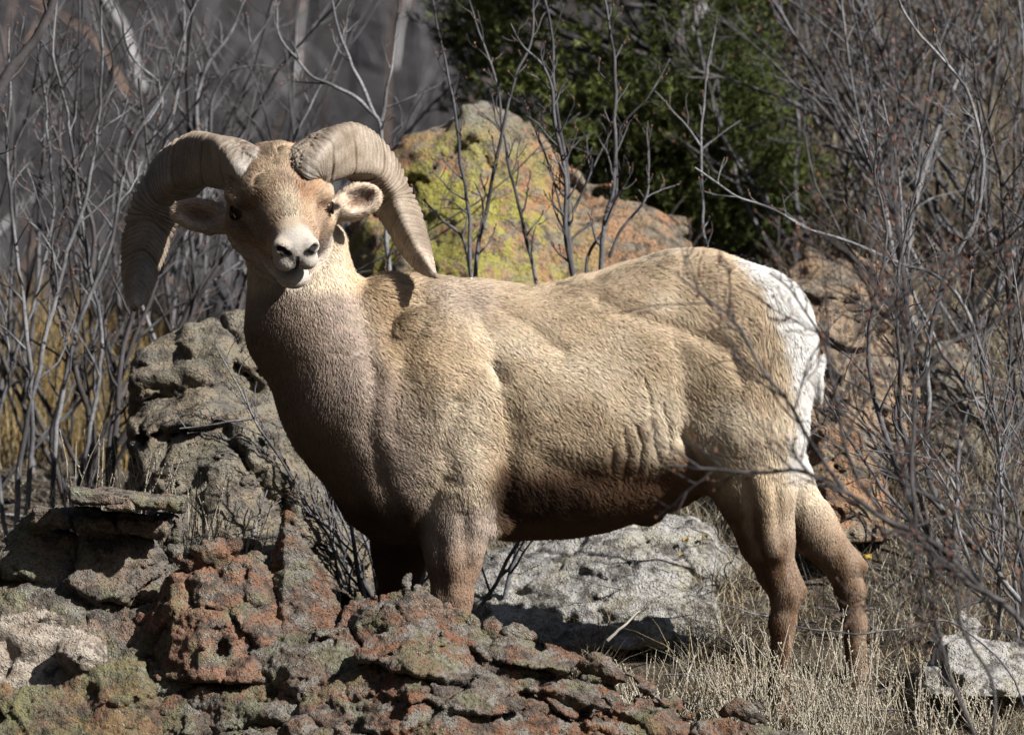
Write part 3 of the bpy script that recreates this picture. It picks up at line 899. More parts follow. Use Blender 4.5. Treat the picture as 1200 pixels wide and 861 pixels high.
# ------------------------------------------------------------------ rocks
def near_mask(m, pt, r0, r1):
    g = m.new("ShaderNodeNewGeometry"); d = m.new("ShaderNodeVectorMath", operation='DISTANCE')
    m.l(g.outputs["Position"], d.inputs[0]); d.inputs[1].default_value = tuple(pt)
    v = m.math('ADD', d.outputs["Value"], m.math('MULTIPLY', m.math('SUBTRACT', m.noise(5, 5, .6), .5), .6))
    return m.ramp(v, [(r0, 1.0), (r1, 0.0)])
def rock_mat(name, base, cols, lichen=0.5, pale_grey=(.34, .345, .30), yellow=0.0, scale=1.0, bump=.9, dark=.6, green=(.155, .155, .085), spot=None, top=None):
    m = NT(name)
    big = m.noise(7 * scale, 6, .62, dist=.6); mid = m.noise(24 * scale, 6, .65, dist=.4); fine = m.noise(110 * scale, 5, .7)
    c = m.mix(m.ramp(big, [(.40, 0.0), (.58, 1.0)]), base, cols[0])
    c = m.mix(m.ramp(m.noise(15 * scale, 5, .6, stretch=(1, 1, 1.9)), [(.50, 0.0), (.57, .9)]), c, cols[1])
    c = m.mix(m.ramp(mid, [(.40, .8), (.50, 0.0)]), c, (.05, .042, .036))
    if green: c = m.mix(m.ramp(m.noise(9.5 * scale, 5, .65, stretch=(1.1, .9, 1.3)), [(.52, 0.0), (.60, .75 * lichen)]), c, green)
    if yellow:
        yf = m.ramp(m.noise(14 * scale, 8, .78, stretch=(.9, 1.1, .8)), [(.47, 0.0), (.51, yellow)])
        if spot: yf = m.math('MULTIPLY', yf, near_mask(m, *spot))
        c = m.mix(yf, c, (.31, .285, .07))
    if top: c = m.mix(m.math('MULTIPLY', near_mask(m, *top), .85), c, (.20, .20, .175))
    # crusty pale lichen: clusters of specks
    sp = m.ramp(m.vor(150 * scale), [(.16, 1.0), (.42, 0.0)])
    cl = m.ramp(m.noise(13 * scale, 6, .7), [(.50, 0.0), (.60, .85)])
    f = m.math('MULTIPLY', m.math('MULTIPLY', sp, cl), lichen)
    c = m.mix(f, c, pale_grey)
    sp2 = m.ramp(m.noise(60 * scale, 5, .75), [(.52, 0.0), (.60, .8 * lichen)])
    c = m.mix(m.math('MULTIPLY', sp2, cl), c, (.25, .26, .22))
    c = m.mix(m.ramp(fine, [(.38, dark), (.50, 0.0)]), c, (.035, .03, .026))
    m.color(c); m.rough(.9); m.b.inputs["Specular IOR Level"].default_value = .2
    h = m.math('ADD', m.math('MULTIPLY', mid, .8), m.math('ADD', m.math('MULTIPLY', fine, .7), m.math('MULTIPLY', sp, .25)))
    m.bump(h, bump, .024)
    return m.m
M_FRONT = rock_mat("lichened_sandstone", (.13, .105, .085), [(.20, .095, .055), (.19, .175, .155)], .75, dark=.7)
M_RED = rock_mat("red_lichened_rock", (.19, .105, .07), [(.25, .135, .085), (.15, .12, .10)], .8)
M_GREY = rock_mat("grey_lichened_rock", (.17, .15, .125), [(.22, .15, .11), (.14, .13, .115)], .95)
M_PALE = rock_mat("pale_sandstone", (.38, .33, .275), [(.42, .36, .30), (.30, .24, .19)], .25, dark=.3, green=None)
M_GREEN = rock_mat("green_lichened_rock", (.14, .11, .075), [(.18, .10, .065), (.13, .125, .085)], .8, yellow=.15)
M_BOULD = rock_mat("orange_sandstone", (.30, .185, .11), [(.33, .175, .095), (.21, .18, .14)], .45, yellow=1.0, scale=.9, bump=.9, green=(.30, .27, .17), spot=(P(530, 250, 1.75), .22, .46), top=(P(570, 90, 2.1), .10, .32))
M_BACK = rock_mat("weathered_brown_rock", (.185, .165, .13), [(.22, .18, .13), (.12, .11, .095)], .5, scale=.8, green=(.20, .18, .12))
M_WHITE = rock_mat("whitish_weathered_rock", (.34, .33, .315), [(.38, .365, .345), (.25, .235, .215)], .6, scale=.8, dark=.5, green=(.36, .33, .24))
M_PINK = rock_mat("pinkish_brown_rock", (.24, .18, .125), [(.28, .19, .12), (.19, .165, .135)], .3, scale=.7, green=None)

BED = np.array([.33, -.22, 1.0]); BED /= np.linalg.norm(BED)
def cells(p, freq, seed):
    """nearest jittered cell: distance, gap to the second, random id, tilted-plane offset"""
    p = np.asarray(p, dtype=np.float32) * freq + seed * 5.3
    i = np.floor(p).astype(np.int32); f = p - i; n = len(p)
    b1 = np.full(n, 9.0, np.float32); b2 = np.full(n, 9.0, np.float32); rid = np.zeros(n, np.float32); off = np.zeros(n, np.float32)
    for dx in (-1, 0, 1):
        for dy in (-1, 0, 1):
            for dz in (-1, 0, 1):
                a, b, c = (i[:, 0] + dx) & 63, (i[:, 1] + dy) & 63, (i[:, 2] + dz) & 63
                ra, rb, rc = _T[a, b, c], _T[b, c, a], _T[c, a, b]
                vx = dx + ra * .5 + .5 - f[:, 0]; vy = dy + rb * .5 + .5 - f[:, 1]; vz = dz + rc * .5 + .5 - f[:, 2]
                d = vx * vx + vy * vy + vz * vz
                m = d < b1
                b2 = np.where(m, b1, np.minimum(b2, d)); b1 = np.where(m, d, b1)
                rid = np.where(m, ra * .5 + .5, rid); off = np.where(m, vx * rb + vy * rc + vz * ra, off)
    return np.sqrt(b1), np.sqrt(b2) - np.sqrt(b1), rid, off
def rock(name, label, lo, hi, base, mat, h=.007, amp=.03, ledge=.02, ledge_f=14, pit=.02, pit_f=9, seed=0, cat="rock", group=None, fine=.006, smooth=1, bed=None, rough=.75, facet=.011, facet_f=5.5):
    """base(p) -> signed distance-like value for points (n,3)"""
    bed = BED if bed is None else bed
    lo = np.array(lo); hi = np.array(hi)
    n = np.ceil((hi - lo) / h).astype(int) + 1
    G = np.meshgrid(*[lo[i] + np.arange(n[i]) * h for i in range(3)], indexing='ij')
    p = np.stack([g.ravel() for g in G], 1); del G
    d = base(p)
    band = np.abs(d) < (amp + ledge + pit + facet) * 1.5 + 2 * h
    q = p[band]
    w = q + .03 * np.stack([vn(q * 6, seed + 1), vn(q * 6, seed + 2), vn(q * 6, seed + 3)], 1)
    dd = amp * (.85 * fbm(w, 6.5, 6, seed, .62, True) + .7 * fbm(w, 3, 3, seed + 30)) + rough * amp * (worley(w, 24, seed + 2) - .5) * (.6 + .8 * vn(q * 5, seed + 4))
    if ledge:
        s = w @ bed * ledge_f + 1.1 * vn(q * 3, seed + 5) + .45 * vn(w * 13, seed + 15)
        k = np.floor(s); f = s - k
        r = vn(np.stack([k * 3.7, w[:, 0] * 2.2, w[:, 1] * 2.2], 1), seed + 6)
        prof = ss(0, .12, f) * (1 - f) ** .7
        dd -= ledge * (prof * (1.0 + r) - .5) * ss(-.45, .35, vn(q * 5.2, seed + 16))
    if facet:
        wf = w + .012 * np.stack([vn(q * 26, seed + 21), vn(q * 26, seed + 22), vn(q * 26, seed + 23)], 1)
        for ff, fa in ((facet_f, facet), (facet_f * 2.6, facet * .28)):
            F1_, gap, rid, off = cells(wf * np.array([1, 1, 1.45]), ff, seed + 40)
            dd += fa * (rid - .5) * 1.3 + fa * (off * 1.6) + fa * .8 * ss(.10, .0, gap)
    if pit:
        F1 = worley(w, pit_f, seed)
        dd += pit * ss(.42, .12, F1) * ss(-.1, .25, vn(q * 4.5, seed + 8)) * 1.6
    d[band] += dd
    # close the box sides
    e = np.minimum(p - lo, hi - p).min(1) - 1.5 * h
    d = np.maximum(d, -e)
    V, Q = surface_nets(d.reshape(n).astype(np.float32), lo, h)
    V, Q = biggest(V, Q)
    if smooth: V = relax(V, Q, smooth, .45)
    N = normals(V, Q)
    V = V + N * (fine * (fbm(V, 42, 4, seed + 9, .7, True) + .5 * vn(V * 140, seed + 12)))[:, None]
    o = link(name, mesh(name, V, Q), mat)
    cen = (V.min(0) + V.max(0)) / 2; cen[2] = V[:, 2].min()
    me = o.data; V2 = (V - cen).astype(np.float32); me.vertices.foreach_set("co", V2.ravel()); me.update()
    o.location = cen
    tag(o, label, cat, group)
    return o
def ridge(prof, Y0, front, back, cz=0.0, Yw=.0):
    """rock whose skyline, seen along Y at depth Y0, follows prof (photo pixels)"""
    k = (CAM_D + Y0) / CAM_D
    xs = np.array([(a[0] - 600) / PXM * k for a in prof]); zs = np.array([(430.5 - a[1]) / PXM * k for a in prof])
    def f(p):
        H = np.interp(p[:, 0], xs, zs)
        dy = p[:, 1] - Y0
        H = H - np.where(dy < -Yw, -(dy + Yw) * front, 0) - np.where(dy > Yw, (dy - Yw) * back, 0)
        sl = np.where(dy < 0, front, back)
        gx_ = np.abs(np.gradient(zs, xs)); gr = np.interp(p[:, 0], xs, gx_)
        return (p[:, 2] - H) / np.sqrt(1 + sl ** 2 + np.minimum(gr, 3) ** 2)
    return f
def box_px(x0, x1, y0, y1, Ya, Yb):
    Ym = (Ya + Yb) / 2
    a = P(x0, y1, Ym); b = P(x1, y0, Ym)
    return [a[0], Ya, a[2]], [b[0], Yb, b[2]]
def union(*fs):
    def f(p):
        d = fs[0](p)
        for g in fs[1:]: d = smin(d, g(p), .02)
        return d
    return f
def plate(cx, cy, Y, rx, rz, ry, tilt=.0):
    c = P(cx, cy, Y)
    def f(p):
        q = p - c; x = q[:, 0] * math.cos(tilt) - q[:, 2] * math.sin(tilt); z = q[:, 0] * math.sin(tilt) + q[:, 2] * math.cos(tilt)
        a = np.stack([np.abs(x) - rx, np.abs(q[:, 1]) - ry, np.abs(z) - rz], 1)
        return np.linalg.norm(np.maximum(a, 0), axis=1) + np.minimum(a.max(1), 0) - .006
    return f

# foreground
rock("lichened_slab", "long lichen crusted orange and grey slab sloping down along the bottom edge", *box_px(130, 1090, 655, 900, -1.22, -.52),
     ridge([(100, 880), (150, 815), (185, 765), (225, 748), (300, 742), (350, 722), (400, 704), (445, 694), (482, 676), (545, 700), (585, 716), (620, 729), (655, 753), (700, 769), (760, 800),
            (830, 819), (900, 829), (960, 842), (1010, 856), (1060, 880), (1100, 920)], -.66, .95, 2.4), M_FRONT, h=.0052, amp=.020, ledge=.030, ledge_f=8, pit=.030, pit_f=14, seed=3, rough=.35, facet=.024, facet_f=4.2)
rock("lichened_rock", "rough grey lichened rock with an overhanging flat top at the lower left", *box_px(-60, 255, 555, 800, -.95, -.22),
     union(ridge([(-90, 625), (0, 618), (60, 606), (120, 604), (180, 612), (215, 640), (235, 690), (255, 800)], -.42, 1.5, 2.2), plate(120, 612, -.40, .15, .017, .10, .12)),
     M_GREY, h=.0062, amp=.028, ledge=.014, ledge_f=9, pit=.032, pit_f=15, seed=11, rough=.4, facet=.018, facet_f=4.5)
rock("cap_slab", "thin flat lichened slab overhanging the grey rock with black shade beneath", *box_px(70, 235, 555, 625, -.78, -.28),
     plate(150, 586, -.47, .120, .012, .13, .10), M_GREY, h=.0045, amp=.010, ledge=.0, pit=.008, pit_f=14, seed=83, rough=.4, facet=.006, fine=.003)
rock("red_boulder", "reddish orange lichen spotted boulder left of the ram's front legs", *box_px(150, 480, 585, 800, -1.0, -.30),
     union(ridge([(140, 800), (178, 722), (205, 655), (240, 622), (285, 628), (310, 650), (330, 672), (400, 692), (445, 712), (470, 800)], -.56, 1.3, 2.2)),
     M_RED, h=.0062, amp=.026, ledge=.012, ledge_f=8, pit=.036, pit_f=12, seed=19, rough=.4, facet=.022, facet_f=4.5)
rock("rock_spike", "pointed lichened rock spike sloping down to the right in front of the shrub", *box_px(285, 450, 595, 760, -.66, -.42),
     ridge([(296, 760), (308, 690), (322, 628), (334, 590), (350, 610), (372, 644), (400, 690), (425, 720), (440, 760)], -.54, 2.4, 3.2),
     M_FRONT, h=.005, amp=.008, ledge=.008, ledge_f=12, pit=.006, pit_f=14, seed=23, rough=.3, facet=.006)
rock("pale_block", "smooth pale tan stone face at the left edge below the grey rock", *box_px(-60, 135, 690, 830, -1.12, -.55),
     ridge([(-90, 700), (0, 702), (60, 708), (100, 730), (130, 780), (150, 860)], -.80, 3.0, 2.0), M_PALE, h=.007, amp=.010, ledge=.005, ledge_f=6, pit=.008, pit_f=5, seed=29, fine=.0015, rough=.2, facet=.01, facet_f=5)
rock("pale_cobble", "rounded pale tan stone wedged against the pale stone face", *box_px(60, 170, 715, 810, -1.05, -.75),
     (lambda c: (lambda p: (np.linalg.norm((p - c) / np.array([.062, .07, .05]), axis=1) - 1) * .05))(P(98, 768, -.86)), M_PALE, h=.005, amp=.016, ledge=0, pit=.010, seed=31, fine=.003, rough=.5, facet=.006)
rock("green_rock", "green and yellow lichened rock in the bottom left corner", *box_px(-60, 205, 745, 900, -1.4, -.8),
     ridge([(-90, 800), (0, 796), (60, 788), (120, 776), (165, 768), (180, 800), (195, 880)], -1.05, 1.6, 2.0), M_GREEN, h=.0062, amp=.014, ledge=.010, ledge_f=9, pit=.014, pit_f=12, seed=37)
# behind the ram
rock("great_boulder", "large orange boulder with bright yellow lichen rising behind the ram's back", *box_px(330, 880, 70, 480, 1.0, 2.75),
     ridge([(345, 480), (372, 360), (400, 275), (440, 215), (470, 172), (505, 146), (535, 118), (562, 100), (598, 122), (625, 142), (655, 192), (690, 222), (740, 240), (790, 265),
            (825, 300), (850, 360), (870, 480)], 2.1, 1.55, 1.8, Yw=.1), M_BOULD, h=.014, amp=.026, ledge=.010, ledge_f=2.6, pit=.015, pit_f=5, seed=41, fine=.004, rough=.45, facet=.020, facet_f=3.2, bed=np.array([-.55, -.3, .78]))
rock("layered_rock", "dappled brown layered rock behind the ram's neck and chest", *box_px(130, 500, 310, 700, .35, 1.5),
     ridge([(135, 700), (150, 560), (158, 455), (185, 408), (225, 372), (270, 350), (305, 360), (345, 400), (390, 470), (430, 560), (470, 640), (490, 700)], 1.05, .95, 1.6, Yw=.05),
     M_BACK, h=.0105, amp=.034, ledge=.042, ledge_f=8, pit=.04, pit_f=9, seed=47, fine=.006, rough=.5, facet=.040, facet_f=3.4, bed=np.array([.25, -.5, .83]))
rock("whitish_rock", "low whitish weathered slab lying on the ground below the ram's belly", *box_px(510, 890, 570, 760, .18, 1.25),
     ridge([(520, 760), (540, 655), (580, 634), (640, 622), (700, 606), (770, 592), (830, 600), (862, 640), (885, 700)], .92, .62, 1.4, Yw=.03),
     M_WHITE, h=.0095, amp=.022, ledge=.014, ledge_f=11, pit=.028, pit_f=11, seed=53, fine=.004, bed=np.array([.1, -.35, .93]))
for k, (lab, prof, Y0, fr, sd, mt, hh) in enumerate([
    ("broad pinkish brown rock right behind the ram's white rump", [(890, 560), (900, 400), (925, 352), (965, 345), (1010, 368), (1050, 415), (1075, 470), (1090, 560)], 1.35, 1.0, 61, M_PINK, .012),
    ("brown rock with shadowed top above the rump, under the evergreen", [(880, 420), (905, 330), (950, 292), (1000, 290), (1040, 315), (1075, 350), (1100, 440)], 2.0, 1.3, 67, M_PINK, .014),
    ("orange brown low stone beside the ram's haunch", [(925, 640), (935, 520), (960, 470), (1000, 480), (1030, 520), (1045, 600)], .95, .9, 71, M_BOULD, .011),
    ("grey brown stone among the twigs of the right thicket", [(1040, 520), (1055, 430), (1095, 395), (1140, 410), (1175, 460), (1190, 540)], 1.6, 1.0, 73, M_BACK, .012),
    ("whitish stone lying in the grass at the lower right edge", [(1060, 820), (1085, 742), (1130, 722), (1190, 730), (1240, 745), (1260, 820)], .12, .8, 79, M_WHITE, .010)]):
    xs = [a[0] for a in prof]; ys = [a[1] for a in prof]
    dpt = .42 if k != 1 else .5
    lo, hi = box_px(min(xs) - 10, max(xs) + 10, min(ys) - 30, max(ys), Y0 - dpt, Y0 + .35)
    rock("slope_rock", lab, lo, hi, ridge(prof, Y0, fr, 1.8), mt, h=hh, amp=.025, ledge=.03, ledge_f=7, pit=.02, pit_f=8, seed=sd, fine=.0025)
# small stones scattered on the slope
def stone_mesh(seed):
    th = np.linspace(0, np.pi, 13); ph = np.linspace(0, 2 * np.pi, 18, endpoint=False)
    V = np.array([[np.sin(t) * np.cos(f), np.sin(t) * np.sin(f), np.cos(t)] for t in th for f in ph])
    V = np.sign(V) * np.abs(V) ** .8
    V *= (1 + .28 * fbm(V, 1.1, 3, seed) + .12 * vn(V * 4, seed))[:, None]; V *= np.array([1, .8, .55])
    Q = np.array([[i * 18 + j, (i + 1) * 18 + j, (i + 1) * 18 + (j + 1) % 18, i * 18 + (j + 1) % 18] for i in range(12) for j in range(18)])
    return mesh("stone", V, Q, True)
SM = [stone_mesh(s) for s in (3, 9, 14)]
for s_, mt in zip(SM, (M_PINK, M_WHITE, M_BACK)): s_.materials.append(mt)
r = np.random.default_rng(5)
for k in range(34):
    x = r.uniform(.25, 2.1) if k < 24 else r.uniform(-1.6, -.2); y = r.uniform(.25, 2.6) if k < 24 else r.uniform(1.3, 3.2)
    o = bpy.data.objects.new("stone", SM[k % 3]); COL.objects.link(o)
    s = r.uniform(.018, .06); o.scale = (s, s, s); o.rotation_euler = (r.uniform(-.3, .3), r.uniform(-.3, .3), r.uniform(0, 6))
    o.location = (x, y, float(ground_z(np.array([x]), np.array([y]))[0]) + s * .15)
    tag(o, "small loose stone lying in dry grass on the slope", "stone", "small loose stones on the slope")

# ------------------------------------------------------------------ bare shrubs
def bark(name, c1, c2):
    m = NT(name)
    c = m.mix(m.ramp(m.noise(14, 5, .6, stretch=(1, 1, .4)), [(.38, 0.0), (.62, 1.0)]), c1, c2)
    c = m.mix(m.ramp(m.noise(120, 3, .6), [(.38, .6), (.5, 0.0)]), c, (.05, .04, .04))
    m.color(c); m.rough(.75); m.bump(m.noise(150, 3, .6), .5, .002); return m.m
M_BARK = bark("grey_bark", (.045, .045, .050), (.20, .20, .21))
M_BARKD = bark("dark_bark", (.022, .020, .020), (.075, .070, .072))
M_BARKM = bark("brown_grey_bark", (.020, .020, .022), (.125, .122, .130))
M_BUD = NT("red_brown_bud"); M_BUD.color(M_BUD.mix(M_BUD.ramp(M_BUD.noise(30, 2), [(.4, 0.0), (.6, 1.0)]), (.09, .042, .032), (.17, .085, .055))); M_BUD = M_BUD.m
def wander(p0, d, L, r0, r1, rr, n=9, wob=.16, up=.06):
    d = np.array(d, float); d /= np.linalg.norm(d); pts = [np.array(p0, float)]
    for i in range(n - 1):
        d = d + wob * rr.standard_normal(3) * np.array([1, .8, .7]) + np.array([0, 0, up]); d /= np.linalg.norm(d)
        pts.append(pts[-1] + d * L / (n - 1))
    return np.array(pts), np.linspace(r0, r1, n)
def side_dir(t, rr, ang):
    v = rr.standard_normal(3) * np.array([1, .8, .8]); v -= t * (v @ t); v /= np.linalg.norm(v) + 1e-9
    return t * math.cos(ang) + v * math.sin(ang)
def ramify(pts, rad, rr, spacing, Lf, depth, twigs, buds, start=.2, ang=(.5, .95)):
    """grow side shoots on a polyline, collect (pts, rad) in twigs and bud points in buds"""
    seg = np.linalg.norm(np.diff(pts, axis=0), axis=1); s = np.r_[0, np.cumsum(seg)]; tot = s[-1]
    x = tot * start + rr.uniform(0, spacing)
    while x < tot * .98:
        i = min(np.searchsorted(s, x) - 1, len(pts) - 2); f = (x - s[i]) / max(seg[i], 1e-9)
        p = pts[i] * (1 - f) + pts[i + 1] * f; t = (pts[i + 1] - pts[i]) / max(seg[i], 1e-9)
        r0 = (rad[i] * (1 - f) + rad[i + 1] * f)
        L = Lf * rr.uniform(.45, 1.3) * (1 - .45 * x / tot)
        d = side_dir(t, rr, rr.uniform(*ang)); d[2] += .15
        q, qr = wander(p, d, L, min(r0 * .62, .0055), .0011, rr, 7, .17, .05)
        twigs.append((q, qr))
        if depth > 1: ramify(q, qr, rr, spacing * .62, Lf * .42, depth - 1, twigs, buds, .25, ang)
        else:
            for b in q[2::2]: buds.append(b)
        buds.append(q[-1])
        x += spacing * rr.uniform(.5, 1.5)
_bs = [np.array([[0, 0, 1.3], [0, 0, -.9], [.55, 0, 0], [-.55, 0, 0], [0, .55, 0], [0, -.55, 0]]), np.array([[0, 2, 4], [0, 4, 3], [0, 3, 5], [0, 5, 2], [1, 4, 2], [1, 3, 4], [1, 5, 3], [1, 2, 5]])]
def bud_mesh(pts, rr, size, keep=1.0):
    pts = np.array(pts); pts = pts[rr.random(len(pts)) < keep]; n = len(pts)
    if n == 0: return None
    s = size * rr.uniform(.5, 1.5, (n, 1, 1)); B = _bs[0][None] * s * rr.uniform(.7, 1.4, (n, 1, 3))
    a = rr.uniform(0, 6.28, n); b = rr.uniform(-1, 1, n)
    x, y, z = B[..., 0], B[..., 1], B[..., 2]
    x, z = x * np.cos(b)[:, None] - z * np.sin(b)[:, None], x * np.sin(b)[:, None] + z * np.cos(b)[:, None]
    x, y = x * np.cos(a)[:, None] - y * np.sin(a)[:, None], x * np.sin(a)[:, None] + y * np.cos(a)[:, None]
    V = (np.stack([x, y, z], -1) + pts[:, None, :]).reshape(-1, 3)
    F = (_bs[1][None] + (np.arange(n) * 6)[:, None, None]).reshape(-1, 3)
    return mesh("buds", V, F, True)
def build_shrub(name, label, stems, twigs, buds, rr, mat=None, bud=.0035, keep=.6, cat="shrub", group=None, base=None):
    base = stems[0][0][0] if base is None else base
    t = empty(name, base); tag(t, label, cat, group)
    for st_ in stems:
        V, Q = tubes([st_], 8); link("stem", mesh("stem", V, Q), mat or M_BARK, t)
    if twigs:
        V, Q = tubes(twigs, 5); link("crown", mesh("crown", V, Q), mat or M_BARK, t)
    bm_ = bud_mesh(buds, rr, bud, keep) if buds else None
    if bm_: link("buds", bm_, M_BUD, t)["kind"] = "stuff"
    return t
def auto_shrub(label, x, y, Y, n, H, lean, seed, r0=.008, spacing=.085, Lf=.26, depth=2, mat=None, keep=.5, group=None, spread=.35, bud=.0035):
    """bare shrub whose foot stands on the ground under photo column x at depth Y"""
    rr = np.random.default_rng(seed); k = (CAM_D + Y) / CAM_D; X = (x - 600) / PXM * k
    z = float(ground_z(np.array([X]), np.array([Y]))[0]) - .02
    stems, twigs, buds = [], [], []
    for i in range(n):
        b = np.array([X + rr.normal(0, .07), Y + rr.normal(0, .07), z])
        d = np.array([lean + rr.normal(0, spread), rr.normal(0, spread * .7), 1.0])
        q, qr = wander(b, d, H * rr.uniform(.65, 1.15), r0 * rr.uniform(.6, 1.25), .0018, rr, 16, .12, .035)
        stems.append((q, qr)); ramify(q, qr, rr, spacing, Lf, depth, twigs, buds)
    return build_shrub("bare_shrub", label, stems, twigs, buds, rr, mat, bud, keep, group=group, base=np.array([X, Y, z]))
def px_shrub(name, label, lines, seed, spacing=.08, Lf=.16, depth=1, mat=None, keep=.5, bud=.0035, start=.25, smooth=True, jitterY=.0):
    """lines: list of (r0, r1, [(x, y, Y)...])"""
    rr = np.random.default_rng(seed); stems, twigs, buds = [], [], []
    for r0, r1, L in lines:
        pts = np.array([P(*q) for q in L]); tt = np.arange(len(pts)); t = np.linspace(0, len(pts) - 1, len(pts) * 6)
        q = np.stack([curve(tt, pts[:, i], t) for i in range(3)], 1)
        q += .0040 * np.stack([vn(q * 20, 1 + seed), vn(q * 20, 2 + seed), vn(q * 20, 3 + seed)], 1) + .012 * np.stack([vn(q * 6, 4 + seed), vn(q * 6, 5 + seed), vn(q * 6, 6 + seed)], 1)
        qr = np.linspace(r0, r1, len(q)); stems.append((q, qr))
        ramify(q, qr, rr, spacing, Lf, depth, twigs, buds, start)
    return build_shrub(name, label, stems, twigs, buds, rr, mat, bud, keep)

# stems in front of the big boulder
def L3(Y, *pts): return [(a, b, Y) for a, b in pts]
px_shrub("bare_shrub", "bare grey stems fanning up in front of the yellow lichened boulder", [
    (.0060, .0022, L3(1.10, (556, 420), (554, 316), (542, 229), (533, 138), (521, 69), (505, -10))),
    (.0065, .0022, L3(1.15, (560, 420), (558, 316), (570, 229), (588, 151), (602, 87), (625, 41), (629, -15))),
    (.0055, .0020, L3(1.20, (640, 430), (627, 328), (606, 243), (590, 170), (577, 92), (556, 27), (545, -12))),
    (.0050, .0020, L3(1.2, (552, 330), (540, 282), (515, 255), (496, 232)))], 101, .060, .12, 2, M_BARKM)
px_shrub("bare_shrub", "upright grey twiggy stems before the boulder's right half and evergreen", [
    (.0070, .0022, L3(1.0, (674, 420), (671, 316), (661, 206), (650, 137), (643, 87), (618, 60), (600, 30))),
    (.0075, .0024, L3(1.02, (676, 420), (673, 316), (661, 183), (650, 100), (648, 46), (632, -15))),
    (.0045, .0018, L3(1.05, (672, 330), (666, 275), (638, 183), (613, 110))),
    (.0080, .0024, L3(1.1, (708, 420), (706, 298), (716, 206), (720, 92), (712, 30), (705, -15))),
    (.0050, .0020, L3(1.12, (684, 330), (692, 300), (716, 247), (721, 160), (758, 115), (782, 70))),
    (.0042, .0018, L3(1.1, (672, 250), (690, 200), (716, 151))),
    (.0048, .0020, L3(1.15, (716, 300), (734, 262), (755, 225), (758, 142)))], 103, .055, .13, 2, M_BARKM)
px_shrub("bare_sapling", "single thin grey stem with forked twigs before the evergreen", [
    (.0050, .0018, L3(1.2, (832, 420), (829, 287), (826, 200), (826, 137), (835, 60), (842, 10))),
    (.0036, .0014, L3(1.2, (825, 172), (805, 148), (790, 133), (767, 108))),
    (.0034, .0014, L3(1.2, (828, 175), (845, 160), (870, 140)))], 105, .07, .08, 1)
px_shrub("bare_shrub", "pale grey branching shrub above the ram's horns", [
    (.0070, .0050, L3(1.6, (462, 480), (452, 330), (449, 250), (447, 153), (438, 130))),
    (.0060, .0022, L3(1.6, (438, 131), (414, 112), (385, 96), (362, 84), (325, 40), (318, 0))),
    (.0060, .0022, L3(1.6, (438, 130), (421, 96), (409, 70), (395, 30), (386, -15))),
    (.0055, .0022, L3(1.6, (447, 140), (455, 100), (460, 70), (466, -10))),
    (.0035, .0015, L3(1.6, (448, 125), (478, 114), (512, 100))),
    (.0065, .0020, L3(1.7, (285, 660), (290, 480), (300, 330), (330, 200), (360, 130), (392, 70), (420, -20)))], 107, .07, .12, 2)
# left thicket
px_shrub("bare_shrub", "pale thick stemmed bare shrub rising behind the ram's left horn", [
    (.0085, .0035, L3(1.9, (205, 330), (222, 220), (230, 150), (242, 80), (268, 35), (292, -15))),
    (.0075, .0030, L3(1.9, (228, 300), (240, 180), (262, 95), (300, 45), (330, 0))),
    (.0070, .0030, L3(2.0, (188, 350), (180, 240), (200, 130), (215, 40), (212, -15))),
    (.0060, .0024, L3(1.8, (180, 400), (150, 300), (170, 200), (190, 110), (150, 60), (135, -10)))], 111, .10, .24, 2)
px_shrub("leaning_branch", "thick dark branch leaning across the top left corner", [
    (.0180, .0110, L3(.7, (-300, 700), (-220, 480), (-110, 280), (0, 100), (25, 66), (48, 30), (70, -30)))], 113, .16, .22, 2, M_BARKD)
px_shrub("bare_shrub", "dark stemmed bare shrub at the left edge in front of golden grass", [
    (.0085, .0030, L3(1.2, (20, 640), (28, 520), (45, 420), (72, 300), (105, 200), (120, 90), (118, -10))),
    (.0080, .0030, L3(1.2, (30, 640), (38, 520), (30, 400), (18, 280), (8, 150), (12, 30))),
    (.0075, .0028, L3(1.25, (60, 640), (66, 500), (90, 380), (130, 280), (150, 180), (200, 90), (235, -10))),
    (.0070, .0026, L3(1.3, (70, 640), (100, 520), (118, 400), (98, 280), (80, 160), (60, 60), (66, -10))),
    (.0065, .0026, L3(1.3, (10, 640), (0, 540), (6, 440), (40, 340), (60, 240), (50, 130), (40, 30)))], 115, .10, .26, 2)
px_shrub("bare_shrub", "leaning dark stems beside the layered rock below the left horn", [
    (.0090, .0030, L3(1.35, (130, 640), (135, 520), (140, 430), (165, 340), (205, 280), (250, 240), (290, 200))),
    (.0080, .0030, L3(1.4, (138, 640), (128, 540), (140, 440), (178, 350), (190, 270), (175, 180), (165, 90))),
    (.0110, .0040, L3(1.5, (140, 520), (190, 430), (236, 342), (275, 282), (300, 240)))], 117, .09, .22, 2, M_BARKD)
px_shrub("bare_shrub", "dark crooked thick stems crossing in the middle of the left thicket", [
    (.0095, .0030, L3(1.6, (95, 640), (105, 500), (85, 400), (110, 290), (95, 190), (130, 90), (110, -10))),
    (.0085, .0030, L3(1.6, (90, 640), (60, 520), (80, 430), (60, 330), (85, 220), (60, 120), (85, 20))),
    (.0080, .0030, L3(1.5, (100, 640), (150, 560), (170, 470), (210, 400), (235, 330), (290, 270))),
    (.0075, .0026, L3(1.7, (90, 560), (140, 470), (120, 370), (165, 270), (150, 180), (185, 110), (240, 60)))], 119, .08, .22, 2, M_BARKD)
